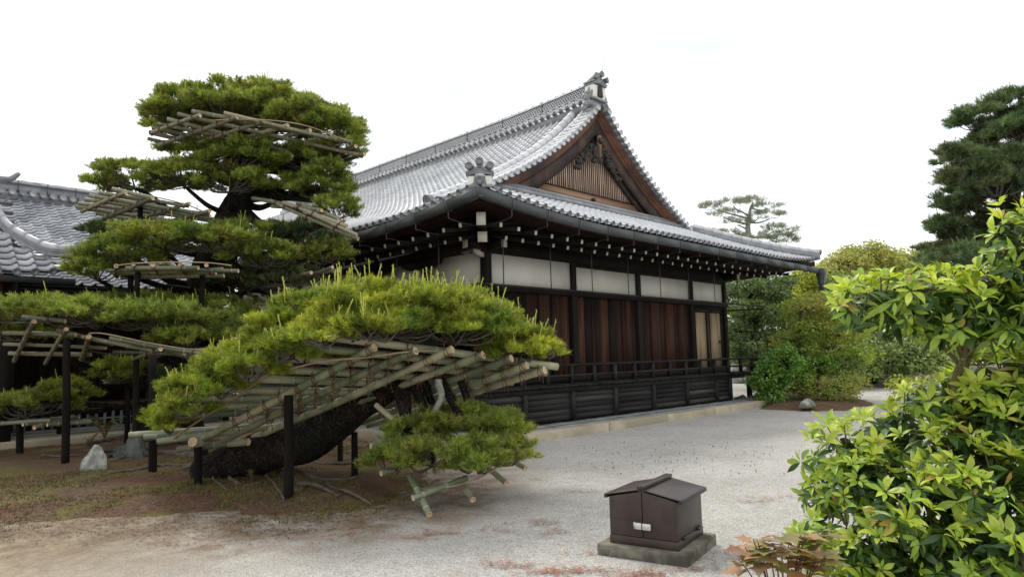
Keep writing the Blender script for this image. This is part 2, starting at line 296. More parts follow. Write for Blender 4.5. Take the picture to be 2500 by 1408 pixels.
class MB:
    def __init__(s): s.v = []; s.f = []; s.m = []; s.n = 0
    def add(s, V, F, mi=0):
        V = np.asarray(V, float).reshape(-1, 3)
        for f in F: s.f.append([i + s.n for i in f]); s.m.append(mi)
        s.v.append(V); s.n += len(V); return s
    def box(s, lo, hi, mi=0):
        x0, y0, z0 = lo; x1, y1, z1 = hi
        return s.add([(x0, y0, z0), (x1, y0, z0), (x1, y1, z0), (x0, y1, z0), (x0, y0, z1), (x1, y0, z1), (x1, y1, z1), (x0, y1, z1)],
                     [(0, 3, 2, 1), (4, 5, 6, 7), (0, 1, 5, 4), (1, 2, 6, 5), (2, 3, 7, 6), (3, 0, 4, 7)], mi)
    def beam(s, p0, p1, w, h, up=(0, 0, 1), mi=0, w1=None, h1=None):
        p0 = np.asarray(p0, float); p1 = np.asarray(p1, float); d = nrm(p1 - p0); a = nrm(np.cross(d, up)); b = np.cross(a, d)
        V = []
        for p, ww, hh in ((p0, w, h), (p1, w1 or w, h1 or h)):
            for sa, sb in ((-1, -1), (1, -1), (1, 1), (-1, 1)): V.append(p + a * sa * ww / 2 + b * sb * hh / 2)
        return s.add(V, [(3, 2, 1, 0), (4, 5, 6, 7), (0, 1, 5, 4), (1, 2, 6, 5), (2, 3, 7, 6), (3, 0, 4, 7)], mi)
    def tube(s, path, rad, n=8, cap=True, mi=0, capmi=None, flat=1.):
        P = np.asarray(path, float); k = len(P); rad = np.broadcast_to(np.asarray(rad, float), (k,))
        T = np.gradient(P, axis=0); T /= np.linalg.norm(T, axis=1)[:, None] + 1e-9
        u = nrm(np.cross(T[0], (0, 0, 1)) if abs(T[0][2]) < .95 else np.cross(T[0], (1, 0, 0)))
        V = []; th = np.arange(n) * 2 * np.pi / n
        for i in range(k):
            u = nrm(u - T[i] * (u @ T[i])); w = np.cross(T[i], u)
            V.append(P[i] + rad[i] * (np.cos(th)[:, None] * u + flat * np.sin(th)[:, None] * w))
        F = [(i * n + j, i * n + (j + 1) % n, (i + 1) * n + (j + 1) % n, (i + 1) * n + j) for i in range(k - 1) for j in range(n)]
        s.add(np.concatenate(V), F, mi)
        if cap:
            o = s.n - k * n; cm = mi if capmi is None else capmi
            s.f.append([o + j for j in range(n)][::-1]); s.m.append(cm); s.f.append([o + (k - 1) * n + j for j in range(n)]); s.m.append(cm)
        return s
    def loft(s, rings, mi=0, closed=True, cap=True):
        n = len(rings[0]); k = len(rings); o = s.n
        F = []
        for i in range(k - 1):
            for j in range(n if closed else n - 1):
                F.append((i * n + j, i * n + (j + 1) % n, (i + 1) * n + (j + 1) % n, (i + 1) * n + j))
        s.add(np.concatenate([np.asarray(r, float) for r in rings]), F, mi)
        if cap and closed:
            s.f.append([o + j for j in range(n)][::-1]); s.m.append(mi); s.f.append([o + (k - 1) * n + j for j in range(n)]); s.m.append(mi)
        return s
    def mesh(s, name, mats, smooth=False):
        V = np.concatenate(s.v); by = {}
        for f, m in zip(s.f, s.m): by.setdefault(len(f), ([], []))[0].append(f); by[len(f)][1].append(m)
        F = [np.array(a) for a, _ in by.values()]; mi = np.concatenate([b for _, b in by.values()])
        return mk_mesh(name, V, F, mats, mi, smooth)
    def build(s, name, mats, parent=None, smooth=False, bevel=0):
        o = ob(name, s.mesh(name, mats, smooth), parent)
        if bevel:
            b = o.modifiers.new('bevel', 'BEVEL'); b.width = bevel; b.segments = 2; b.limit_method = 'ANGLE'
        return o
def tag(o, label=None, cat=None, group=None, kind=None):
    if label: o['label'] = label
    if cat: o['category'] = cat
    if group: o['group'] = group
    if kind: o['kind'] = kind
    return o
def thing(name, label, cat, loc, group=None):
    o = bpy.data.objects.new(name, None); COL.objects.link(o); o.location = tuple(float(c) for c in loc); o.empty_display_size = .2
    return tag(o, label, cat, group)
def spline(pts, n=24):
    P = np.asarray(pts, float); k = len(P); t = np.linspace(0, k - 1, n); out = []
    for x in t:
        i = min(int(x), k - 2); a = x - i
        p0, p1, p2, p3 = P[max(i - 1, 0)], P[i], P[i + 1], P[min(i + 2, k - 1)]
        out.append(.5 * (2 * p1 + (p2 - p0) * a + (2 * p0 - 5 * p1 + 4 * p2 - p3) * a * a + (3 * p1 - p0 - 3 * p2 + p3) * a ** 3))
    return np.array(out)
class Wob:                                  # cheap smooth noise: a sum of sines
    def __init__(s, seed, k=7, f=1.):
        r = np.random.default_rng(seed); s.d = r.normal(size=(k, 3)) * f; s.p = r.uniform(0, 6.28, k)
    def __call__(s, P): return np.sin(np.asarray(P) @ s.d.T + s.p).mean(-1) * 1.6
# ------------------------------------------------------------------ ground
def sstep(x): x = np.clip(x, 0, 1); return x * x * (3 - 2 * x)
def poly_dist(P, poly):                      # signed distance, positive inside
    P = np.asarray(P, float); A = np.asarray(poly, float); B = np.roll(A, -1, 0); best = np.full(len(P), 1e9); ins = np.zeros(len(P), bool)
    for a, b in zip(A, B):
        ab = b - a; t = np.clip(((P - a) @ ab) / (ab @ ab), 0, 1); q = a + t[:, None] * ab
        best = np.minimum(best, np.linalg.norm(P - q, axis=1))
        c = ((a[1] > P[:, 1]) != (b[1] > P[:, 1])); xi = (b[0] - a[0]) * (P[:, 1] - a[1]) / (b[1] - a[1] + 1e-12) + a[0]
        ins ^= c & (P[:, 0] < xi)
    return np.where(ins, best, -best)
xs = np.concatenate([np.linspace(-300, -20, 15), np.linspace(-16, 44, 241), np.linspace(60, 600, 15)]); wb = Wob(3, 9, .9)
gx, gy = np.meshgrid(xs, xs + 0, indexing='ij'); gp = np.stack([gx.ravel(), gy.ravel(), np.zeros(gx.size)], 1)
gp[:, 2] = wb(gp) * .006
n = len(xs); idx = np.arange(n * n).reshape(n, n)
gf = np.stack([idx[:-1, :-1].ravel(), idx[1:, :-1].ravel(), idx[1:, 1:].ravel(), idx[:-1, 1:].ravel()], 1)

MOUND = [onz(u, v)[:2] for u, v in ((-700, 1330), (-300, 1300), (0, 1303), (250, 1285), (480, 1283), (640, 1292), (800, 1274), (930, 1252), (1010, 1228), (1062, 1180), (1085, 1130), (1060, 1092), (1000, 1070))]
MOUND += [np.array(p) for p in ((8.05, 9.4), (8.05, 17.2), (-6, 17.2))]
MN = Wob(11, 9, 2.2); MN2 = Wob(12, 9, 7.)
def mound_z(P, poly=None, h=.11, w=1.3):
    P = np.atleast_2d(P)[:, :2]; Q = np.c_[P, np.zeros(len(P))]
    d = poly_dist(P, MOUND if poly is None else poly) + MN(Q) * .13 + MN2(Q) * .04
    return -.02 + np.where(d > 0, sstep(d / w) * h, d * .25) + np.where(d > -.05, MN2(Q) * .008 + MN(Q) * .012, 0), d
dd_ = mound_z(gp[:, :2])[1]; gm = mk_mesh('gravel_ground', gp, gf, 'gravel', smooth=True)
da = gm.attributes.new('dirt', 'FLOAT', 'POINT'); da.data.foreach_set('value', np.where(dd_ > -6, np.clip(1.35 - np.maximum(-dd_, 0) / 1.25, 0, 1), 0).astype(np.float32))
tag(ob('gravel_ground', gm), kind='structure')
def mound(name, poly, h, w, step, mat, lab=None):
    A = np.array(poly); lo = A.min(0) - .4; hi = A.max(0) + .4
    ax = np.arange(lo[0], hi[0], step); ay = np.arange(lo[1], hi[1], step)
    X, Y = np.meshgrid(ax, ay, indexing='ij'); P = np.stack([X.ravel(), Y.ravel()], 1); z, d = mound_z(P, poly, h, w)
    z += rng.normal(size=len(z)) * .004
    ix = np.arange(len(P)).reshape(X.shape); F = np.stack([ix[:-1, :-1].ravel(), ix[1:, :-1].ravel(), ix[1:, 1:].ravel(), ix[:-1, 1:].ravel()], 1)
    F = F[(d[F] > -.3).any(1)]
    return tag(ob(name, mk_mesh(name, np.c_[P, z], F, mat, smooth=True)), kind='structure')
near = [p for p in MOUND]
mound('soil_mound', [p if p[0] > -6 else np.array([-6, p[1]]) for p in near], .11, 1.3, .09, 'soil')
def hm(x, y): return max(0., float(mound_z(np.array([[x, y]]))[0][0]))
ISLE = [onz(u, v)[:2] for u, v in ((1845, 1000), (1960, 1006), (2080, 1003), (2140, 985), (2110, 968), (2000, 950), (1850, 958), (1800, 975))]
mound('planting_mound', ISLE, .16, .8, .15, 'soil')
GARD = [onz(u, v)[:2] for u, v in ((1790, 938), (1950, 945), (2080, 944), (2300, 950), (2700, 950), (2600, 900), (1800, 895))]
mound('garden_ground', GARD, .25, 3., .6, 'garden_soil')

# pavement round the hall: kerb stones and slate slabs
pv = tag(MB().box((8.45, 9.2, -.05), (21.3, 9.95, .13)).box((8.45, 9.951, -.05), (9.3, 17.2, .13)).build('pavement', 'slate'), kind='structure')
x = 8.15
for i, w in enumerate((1.5, 2.3, 2.3, 2.3, 2.3, 2.3)):
    MB().box((x + .006, 8.9 + .01 * (i % 2), -.06), (x + w - .006, 9.19, .165 + .006 * (i % 3))).build('kerb_stone', 'kerb_stone', pv, bevel=.015); x += w
y = 9.2
for i in range(4): MB().box((8.15, y + .006, -.06), (8.44, y + 1.99, .165)).build('kerb_stone', 'kerb_stone', pv, bevel=.015); y += 2.
sm = {}
for i in range(36):
    for j in range(2):
        x0 = 9.31 + i * .335 + (j * .16); a = .09
        V = [(x0, 9.205 + j * .37, .1), (x0 + .325, 9.205 + j * .37, .1), (x0 + .325 + a, 9.565 + j * .37, .1), (x0 + a, 9.565 + j * .37, .1)]
        m = MB(); m.add(V + [(p[0], p[1], .158 + .004 * ((i * 7 + j * 3) % 3)) for p in V], [(3, 2, 1, 0), (4, 5, 6, 7), (0, 1, 5, 4), (1, 2, 6, 5), (2, 3, 7, 6), (3, 0, 4, 7)])
        m.build('paving_slab', 'slate', pv)
# ------------------------------------------------------------------ the hall
X0, Y0, CX = 8.25, 8.85, 16.15
X1 = 2 * CX - X0; YE = 34.
def prof(d): d = np.maximum(d, -.3); return 4.46 + .40 * d + .00105 * np.maximum(d, 0) ** 3.5
def lift(s): return .24 * np.clip(1 - s / 3.6, 0, 1) ** 2
def hz_(d, s): return prof(d) + lift(s) * np.clip(1 - d / 3.2, 0, 1)
def left_pt(d, y): return np.stack([X0 + d, y, hz_(d, y - Y0)], -1)
def front_pt(d, x): return np.stack([x, Y0 + d, hz_(d, np.minimum(x - X0, X1 - x))], -1)
hall = thing('temple_hall', 'large dark timber temple hall with sweeping grey tiled roof and open gable', 'temple hall', (10.6, 11.2, 0))

def sheet(rows, name, mat, parent, flip=False):
    n = len(rows[0]); V = np.concatenate(rows); i = np.arange(len(V)).reshape(len(rows), n)
    F = np.stack([i[:-1, :-1].ravel(), i[:-1, 1:].ravel(), i[1:, 1:].ravel(), i[1:, :-1].ravel()], 1)
    return ob(name, mk_mesh(name, V, F[:, ::-1] if flip else F, mat), parent)
dn3 = np.array([0, 0, -.035])
rows = []
for d in np.linspace(0, 7.9, 30):
    ys = Y0 + d if d < 2.95 else 11.85
    rows.append(left_pt(np.full(40, d), np.linspace(ys, YE, 40)) + dn3)
roof = sheet(rows, 'roof', 'under_tile', hall)
rows2 = [np.c_[2 * CX - r[:, 0], r[:, 1:]] for r in rows]
sheet(rows2, 'rear_roof_slope', 'tile_trim', roof)
frows = [front_pt(np.full(50, d), np.linspace(X0 + d, X1 - d, 50)) + dn3 for d in np.linspace(0, 3.4, 14)]
sheet(frows, 'pent_roof_bed', 'under_tile', roof)

# pantile template: x across (roll on +x), y up-slope, z normal
prx = np.array([-.133, -.095, -.04, .02, .058, .078, .098, .116, .124, .127]); prz = np.array([.004, -.006, -.012, -.010, .012, .044, .056, .047, .022, -.012])
def pantile(w=.25, ln=.27, th=.028, tail=.036):
    x = prx * w / .25; V = []
    for yy, zz in ((0, tail), (ln, 0.)): V += [(a, yy, b + zz) for a, b in zip(x, prz)]
    V += [(a, 0.004, b + tail - th) for a, b in zip(x, prz)]
    k = len(x); F = [(i, i + 1, k + i + 1, k + i) for i in range(k - 1)] + [(2 * k + i, 2 * k + i + 1, i + 1, i) for i in range(k - 1)]
    return np.array(V), np.array(F)
def tile_frames(pt, D, S, e=.05):
    p = pt(D, S); a = pt(D, S + e) - pt(D, S - e); u = pt(D + e, S) - pt(D - e, S)
    u /= np.linalg.norm(u, axis=1)[:, None]; nn = np.cross(a, u); nn *= np.sign(nn[:, 2:3]); nn /= np.linalg.norm(nn, axis=1)[:, None]
    x = np.cross(u, nn); return p, np.stack([x, u, nn], -1)
def lay_tiles(parent, P, R, tmpl, mat, name='roof_tile', limit=300, jit=.002):
    V, F = tmpl; N = len(P); P = P + rng.normal(size=P.shape) * jit * np.array([.5, .5, .5])
    dist = np.linalg.norm(P - EYE, axis=1); order = np.argsort(dist)
    me = mk_mesh(name, V, F, mat)
    for i in order[:limit]: ob(name, me, parent, M4(R[i], P[i]))
    r = order[limit:]
    if len(r):
        VV = np.einsum('nij,kj->nki', R[r], V) + P[r][:, None]; FF = F[None] + (np.arange(len(r)) * len(V))[:, None, None]
        tag(ob(name + '_field', mk_mesh(name + '_field', VV.reshape(-1, 3), FF.reshape(-1, 4), mat), parent), kind='stuff')
dl = [0.]
while dl[-1] < 7.75:
    sl_ = .40 + .00105 * 3.5 * dl[-1] ** 2.5; dl.append(dl[-1] + .215 / math.hypot(1, sl_))
dl = np.array(dl[:-1])
D, S = np.meshgrid(dl, Y0 + .125 + .25 * np.arange(100), indexing='ij'); D, S = D.ravel(), S.ravel()
ok = (S < YE) & np.where(D < 2.95, S > Y0 + D + .16, S > 12.2); D, S = D[ok], S[ok]
Pl, Rl = tile_frames(left_pt, D, S)
df = dl[dl < 3.2]
D, S = np.meshgrid(df, X0 + .145 + .25 * np.arange(64), indexing='ij'); D, S = D.ravel(), S.ravel()
ok = (S > X0 + D + .16) & (S < X1 - D - .16); D, S = D[ok], S[ok]
Pf, Rf = tile_frames(front_pt, D, S)
lay_tiles(roof, np.concatenate([Pl, Pf]), np.concatenate([Rl, Rf]), pantile(), 'tile')

# round tile with a ringed end disc: axis along local +y (pointing inwards), disc at y=0
def round_tile(r, ln, n=14, half=False):
    m = MB(); th = np.arange(n) * 2 * np.pi / n
    ring = lambda rr, y: np.stack([rr * np.cos(th), np.full(n, y), rr * np.sin(th)], 1)
    m.loft([ring(r * .55, .012), ring(r * .62, -.004), ring(r * .74, -.004), ring(r * .80, .012), ring(r * .88, .012), ring(r * .92, -.008), ring(r, -.004), ring(r, .03), ring(r * .9, .034), ring(r * .9, ln)])
    return m
def basis(y, up=(0, 0, 1)):
    y = nrm(y); x = nrm(np.cross(y, up)); return np.stack([x, y, np.cross(x, y)], 1)
cap = round_tile(.062, .2).mesh('eave_cap_tile', 'tile_trim', True)
for i in range(64):
    yy = Y0 + .125 + .25 * i - .10
    if yy > 21 or i < 1: continue
    q = left_pt(np.array(-.035), np.array(yy)) + [0, 0, .038]; ob('eave_cap_tile', cap, roof, M4(basis((1, 0, .4)), q))
for i in range(1, 62):
    xx = X0 + .145 + .25 * i + .10
    if xx > X1 - .2: continue
    q = front_pt(np.array(-.035), np.array(xx)) + [0, 0, .038]; ob('eave_cap_tile', cap, roof, M4(basis((0, 1, .4)), q))
# verge: round tiles pointing out of the gable on both sides
vt = round_tile(.082, .5).mesh('verge_tile', 'tile', True)
vt2 = MB().box((-.06, .03, -.05), (.06, .5, .0)).mesh('verge_pan', 'tile_trim')
d = 2.75; k = 0
while d < 7.75:
    for s in (0, 1):
        q = left_pt(np.array(d), np.array(11.78)) + [0, 0, .07]
        if s: q[0] = 2 * CX - q[0]
        ob('verge_tile', vt, roof, M4(basis((0, 1, 0)), q))
        d2 = d + .12; q2 = left_pt(np.array(d2), np.array(11.80)) + [0, 0, .02]
        if s: q2[0] = 2 * CX - q2[0]
        sgn = -1 if s else 1; a = math.atan(.4 + .0037 * d2 ** 2.5) * sgn
        ob('verge_pan', vt2, roof, M4(np.array([[math.cos(a), 0, -math.sin(a)], [0, 1, 0], [math.sin(a), 0, math.cos(a)]]), q2))
    d += .243 / math.hypot(1, .4 + .0037 * d ** 2.5)
# descending ridges beside the verge
def roll_run(y, r, base, d0, d1, seg=.3):
    dd = d0
    while dd < d1:
        de = dd + seg / math.hypot(1, .4 + .0037 * dd ** 2.5); pts = left_pt(np.linspace(dd, min(de, d1) + .03, 4), np.full(4, y)) + [0, 0, base]
        MB().tube(pts, [r * 1.05, r * 1.03, r, r * .97], 12).build('ridge_roll_tile', 'tile', roof, True); dd = de
roll_run(12.3, .085, .10, 1.9, 7.6); roll_run(12.72, .125, .16, 2.0, 7.5)
for y, r, b in ((12.3, .10, .1), (12.72, .15, .16)):
    q = left_pt(np.array(1.88), np.array(y)) + [0, 0, b]; ob('ridge_end_disc', round_tile(r, .12).mesh('ridge_end_disc', 'tile_trim', True), roof, M4(basis((1, 0, .4)), q))
pts = left_pt(np.linspace(2.0, 7.6, 24), np.full(24, 12.72)); m = MB()
m.loft([np.array([p + [0, -.13, .0], p + [0, .13, 0], p + [0, .11, .13], p + [0, -.11, .13]]) for p in pts]); m.build('ridge_bed', 'tile_trim', roof)
# main ridge
RZ = float(prof(7.9)) - .12
def rl(y): return .16 * np.clip(1 - (y - 11.9) / 5, 0, 1) ** 2
rg = MB(); ysr = np.linspace(12.0, 31.5, 40)
for w, z0, z1 in ((.30, -.2, .1), (.20, .1, .3), (.22, .3, .335), (.13, .335, .60), (.2, .60, .64)):
    rg.loft([np.array([(CX - w, y, RZ + rl(y) + z0), (CX + w, y, RZ + rl(y) + z0), (CX + w, y, RZ + rl(y) + z1), (CX - w, y, RZ + rl(y) + z1)]) for y in ysr])
ridge = rg.build('main_ridge', 'tile_trim', hall)
rc = round_tile(.085, .22).mesh('ridge_cap_tile', 'tile', True)
for i in range(72):
    y = 12.2 + .262 * i; ob('ridge_cap_tile', rc, ridge, M4(basis((1, 0, .12)), (CX - .46, y, RZ + rl(y) + .10)))
lt = MB(); y = 12.1
while y < 31:
    for s in (-1, 1):
        z = RZ + rl(y); lt.tube([(CX - .165, y, z + .35 if s > 0 else z + .585), (CX - .17, y + .09, z + .47 + s * .03), (CX - .165, y + .2, z + .585 if s > 0 else z + .35)], .016, 4, False)
    y += .1
lt.build('lattice_course', 'tile', ridge)
dt = MB(); y = 12.1
while y < 31: dt.box((CX - .235, y, RZ + rl(y) + .16), (CX - .19, y + .06, RZ + rl(y) + .26)); y += .13
dt.build('dentil_course', 'tile', ridge)
for i in range(60):
    y = 12.0 + .325 * i; z = RZ + rl(y) + .70; z2 = RZ + rl(y + .33) + .70
    MB().tube([(CX, y, z), (CX, y + .05, z), (CX, y + .34, z2)], [.1, .1, .088], 10).build('ridge_top_tile', 'tile', ridge, True)
for y in (12.3, 14.1, 15.9, 17.7, 19.5, 21.3, 23.1, 24.9, 26.7, 28.5): MB().beam((CX - .19, y, RZ + rl(y) + .3), (CX - .19, y, RZ + rl(y) + .70), .02, .02, (1, 0, 0)).build('ridge_wire', 'strap', ridge)

# ridge-end ornaments
def blobs(m, c, sp, r, n, seed, mi=0):
    rr = np.random.default_rng(seed)
    for _ in range(n):
        p = np.asarray(c) + rr.uniform(-1, 1, 3) * sp; q = r * rr.uniform(.6, 1.2); V = []; th = np.arange(7) * 2 * np.pi / 7
        for zz, w in ((-1, .3), (-.5, .9), (.3, 1), (.9, .45)): V.append(p + q * np.stack([w * np.cos(th), w * np.sin(th), np.full(7, zz)], 1))
        m.loft(V, mi)
    return m
def ornament(pos, yaw, sc, style, name, parent):
    # local frame: +y points out of the roof end, x to the side, z up
    c, s = math.cos(yaw), math.sin(yaw); R = np.array([[c, -s, 0], [s, c, 0], [0, 0, 1]]) * sc; T = lambda V: np.asarray(V, float) @ R.T + pos
    def prism(pts, y0, y1, mat, nm):
        m = MB(); m.loft([T([(a, y0, b) for a, b in pts]), T([(a, y1, b) for a, b in pts])]); return m.build(nm, mat, body, bevel=.008)
    w = .25; hh = .34 if style else .19; dz = hh - .34
    m = MB(); m.loft([T([(-w, -.28, 0), (w, -.28, 0), (w, -.28, hh), (-w, -.28, hh)]), T([(-w, .0, 0), (w, .0, 0), (w, .0, hh), (-w, .0, hh)])]); body = m.build(name, 'plaster', parent, bevel=.01)
    prism([(-.10, .03), (.10, .03), (.07, hh - .02), (-.07, hh - .02)], .0, .05, 'carved_wood' if style else 'tile_trim', 'crest')
    for z, ww, h in ((hh, .27, .045), (hh + .048, .30, .045)):
        prism([(-ww, z), (0, z + .05), (ww, z), (ww, z + h), (0, z + h + .06), (-ww, z + h)], -.3, .05, 'tile_trim', 'cornice')
    prism([(-w - .02, -.06), (w + .02, -.06), (w + .02, -.002), (-w - .02, -.002)], -.28, .03, 'tile_trim', 'base_course')
    rt_ = round_tile(.085 * sc, .38 * sc).mesh('finial_tile', 'tile_trim', True)
    for a, zz, f in ((-.23, .53 + dz, -.35), (0, .63 + dz, 0), (.23, .53 + dz, .35)):
        o_ = R @ np.array([f, 1, .15]); ob('finial_tile', rt_, body, M4(basis(-o_), T([(a, .12, zz)])[0]))
    m = MB(); m.tube(T(spline([(-.24, 0, .5 + dz), (-.12, .02, .46 + dz), (0, .03, .55 + dz), (.12, .02, .46 + dz), (.24, 0, .5 + dz)], 13)), .045 * sc, 6); m.build('crown_bracket', 'tile_trim', body)
    if style == 0:
        ob('medallion', round_tile(.095 * sc, .1 * sc).mesh('medallion', 'tile_trim', True), body, M4(basis(-(R @ np.array([0, 1, 0]))), T([(0, .09, .07)])[0]))
        for sx in (-1, 1): m = MB(); m.tube(T(spline([(sx * .05, .04, .0), (sx * .13, .03, -.12), (sx * .27, 0, -.17), (sx * .36, -.02, -.15)], 10)), np.linspace(.05, .035, 10) * sc, 6); m.build('scroll', 'tile_trim', body)
    else:
        for sx in (-1, 1):
            m = MB()
            for k in range(6): blobs(m, T([(sx * (.25 + .05 * k), -.12, .2 - .11 * k)])[0], .07, .085, 4, 40 + k)
            m.build('fin', 'tile_trim', body)
    return body
hx = 8.52
ornament(np.array([hx, Y0 + hx - X0, float(hz_(.27, .27)) + .05]), math.radians(135), .88, 0, 'hip_end_ornament', hall)
ornament(np.array([CX, 11.95, RZ + .30]), math.radians(180), 1.15, 1, 'ridge_end_ornament', hall)
m = MB(); m.tube([(CX, 11.8, RZ + 1.0), (CX - .01, 11.78, RZ + 1.25), (CX + .03, 11.76, RZ + 1.5)], [.008, .006, .004], 5); m.build('lightning_rod', 'strap', hall)
# hip ridges
for far in (0, 1):
    P = []
    for d in np.linspace(.25 if not far else -.05, 3.0, 14):
        q = left_pt(np.array(d), np.array(Y0 + d)); P.append([2 * CX - q[0] if far else q[0], q[1], q[2]])
    P = np.array(P); dv = nrm(np.array([1, 1, 0]) if not far else np.array([-1, 1, 0])); sd_ = np.cross(dv, (0, 0, 1)); m = MB()
    m.loft([np.array([p - sd_ * .13, p + sd_ * .13, p + sd_ * .1 + [0, 0, .2], p - sd_ * .1 + [0, 0, .2]]) for p in P])
    hr = m.build('hip_ridge', 'tile_trim', hall)
    for i in range(len(P) - 1):
        MB().tube([P[i] + [0, 0, .25], P[i + 1] + [0, 0, .25]], [.10, .092], 10).build('hip_roll_tile', 'tile', hr, True)
    if far:
        tip = P[0]
        ob('hip_end_disc', round_tile(.1, .25).mesh('hip_end_disc', 'tile_trim', True), hr, M4(basis((-1, 1, .1)), tip + [.05, -.05, .26]))
        m = MB()
        for i in range(18):
            p = tip + (P[4] - tip) * (i / 18)
            for s in (0, 1): m.tube([p - sd_ * -.135 + [0, 0, .02 + .15 * s], p - sd_ * -.135 + [-.09, .09, .17 - .15 * s]], .012, 4, False)
        m.build('lattice_course', 'tile', hr)

# gable
def bargestrip(o0, o1, y0, y1, d0, d1, mirror):
    R = []
    for d in np.linspace(d0, d1, 26):
        sl_ = .40 + .00105 * 3.5 * d ** 2.5; k = math.hypot(1, sl_); z = float(prof(d)); x = X0 + d
        if mirror: x = 2 * CX - x
        R.append(np.array([(x, y0, z - o0 * k), (x, y1, z - o0 * k), (x, y1, z - o1 * k), (x, y0, z - o1 * k)]))
    m = MB(); m.loft(R); return m
for mi in (0, 1):
    bargestrip(.045, .12, 11.95, 12.6, 2.6, 7.9, mi).build('verge_soffit', 'red_wood', hall)
    bargestrip(.121, .19, 12.0, 12.34, 2.7, 7.9, mi).build('verge_board', 'red_wood', hall)
    bargestrip(.191, .26, 12.06, 12.34, 2.8, 7.9, mi).build('verge_board', 'red_wood', hall)
    bargestrip(.261, .60, 12.13, 12.24, 3.0, 7.9, mi).build('barge_board', 'barge_wood', hall)
    bargestrip(.262, .70, 12.3, 12.38, 3.4, 7.9, mi).build('inner_barge_board', 'barge_wood', hall)
gb = MB(); zt = [(x, float(prof(7.9 - abs(x - CX))) - .1) for x in np.linspace(CX - 4.4, CX + 4.4, 31)]
gb.add([(x, 12.55, 5.6) for x, _ in zt] + [(x, 12.55, z) for x, z in zt], [(i, i + 1, 32 + i, 31 + i) for i in range(30)]); gable = gb.build('gable_wall', 'black_plank', hall)
for i in range(52):
    x = CX - 2.42 + .095 * i; z1 = float(prof(7.9 - abs(x - CX))) - .3
    if z1 < 6.5: continue
    MB().box((x - .021, 12.43, 6.42), (x + .021, 12.445, z1)).build('gable_slat', 'gable_slat', gable)
MB().box((CX - 3.3, 12.36, 6.10), (CX + 3.3, 12.46, 6.37)).build('gable_beam', 'tan_beam', gable)
MB().box((CX - 2.9, 12.38, 6.372), (CX + 2.9, 12.48, 6.42)).build('gable_sill', 'dark_wood', gable)
MB().tube([(CX, 12.36, 6.22), (CX, 12.26, 6.22)], [.07, .05], 8).build('gable_peg', 'carved_wood', gable)
m = MB()
for k, (y0, z0, z1) in enumerate(((11.9, 5.82, 5.93), (11.98, 5.93, 6.0), (12.04, 6.0, 6.05), (12.1, 6.05, 6.09))): m.box((CX - 4.6, y0, z0), (CX + 4.6, 12.42, z1 - .002))
for i in range(120): m.box((CX - 4.55 + .076 * i, 11.95, 5.945), (CX - 4.52 + .076 * i, 11.99, 5.985))
m.build('flashing_course', 'tile_trim', roof)
pend = MB(); blobs(pend, (CX - .0, 12.1, 7.58), np.array([.15, .03, .26]), .085, 44, 5); pend.build('pendant', 'carved_wood', gable)
for s in (-1, 1):
    m = MB()
    for k in range(9): blobs(m, (CX + s * (.2 + .10 * k), 12.12, 7.84 - .105 * k), np.array([.09, .03, .09]), .06, 6, 70 + k)
    m.build('carved_fin', 'carved_wood', gable)
m = MB(); m.loft([np.array([(CX - .04, y, 8.12), (CX + .04, y, 8.12), (CX + .08, y, 7.88), (CX + .03, y, 7.76), (CX + .04, y, 7.6), (CX, y, 7.42), (CX - .04, y, 7.6), (CX - .03, y, 7.76), (CX - .08, y, 7.88)]) for y in (11.98, 12.08)]); m.build('pendant_tongue', 'tan_beam', gable)
MB().tube([(CX, 11.98, 7.95), (CX, 11.9, 7.95)], [.11, .08], 6).build('pendant_boss', 'carved_wood', gable)

# eaves: boards, rafters with white ends, gutter and its straps
eav = MB()
for k, (a0, z0, a1, z1) in enumerate(((.02, -.06, .7, .0), (.7, .0, 2.35, .42))):
    for nm, fn in (('l', left_pt), ('r', left_pt), ('f', front_pt)):
        rws = []
        for a, z in ((a0, z0), (a1, z1)):
            S = np.linspace(Y0 + a, YE, 30) if nm in 'lr' else np.linspace(X0 + a, X1 - a, 50)
            p = fn(np.full(len(S), a), S); zz = 4.30 + z + lift(np.minimum(S - (Y0 if nm in 'lr' else X0), (999 if nm in 'lr' else X1 - S))) * (1 - a / 3)
            p[:, 2] = zz; p[:, 0] = 2 * CX - p[:, 0] if nm == 'r' else p[:, 0]; rws.append(p)
        V = np.concatenate(rws); n_ = len(rws[0]); eav.add(V, [(i, i + 1, n_ + i + 1, n_ + i) for i in range(n_ - 1)], k)
eav.build('eave_boards', ['eave_red', 'dark_wood'], hall)
fas = MB()
for nm in 'lfr':
    S = np.linspace(Y0 + .05, YE, 40) if nm in 'lr' else np.linspace(X0 + .05, X1 - .05, 60)
    rings = []
    for s in S:
        z = 4.24 + float(lift(min(s - (Y0 if nm in 'lr' else X0), 999 if nm in 'lr' else X1 - s)))
        q = [(.06, 0), (.16, 0), (.16, .15), (.06, .15)]
        rings.append(np.array([(X0 + a, s, z + b) if nm == 'l' else (X1 - a, s, z + b) if nm == 'r' else (s, Y0 + a, z + b) for a, b in q]))
    fas.loft(rings)
fas.build('eave_fascia', 'eave_red', hall)
rm = MB().box((-.032, 0, -.041), (.032, 1.6, .041)).mesh('rafter', 'dark_wood'); cm = MB().box((-.033, -.012, -.042), (.033, .0, .042)).mesh('end_cap', 'white_cap')
def rafter(p, yaw, tilt):
    R = np.array(Matrix.Rotation(yaw, 3, 'Z') @ Matrix.Rotation(tilt, 3, 'X')); r = ob('rafter', rm, hall, M4(R, p)); ob('end_cap', cm, r, M4(R, p))
lf = lambda s: float(lift(s)) * .55
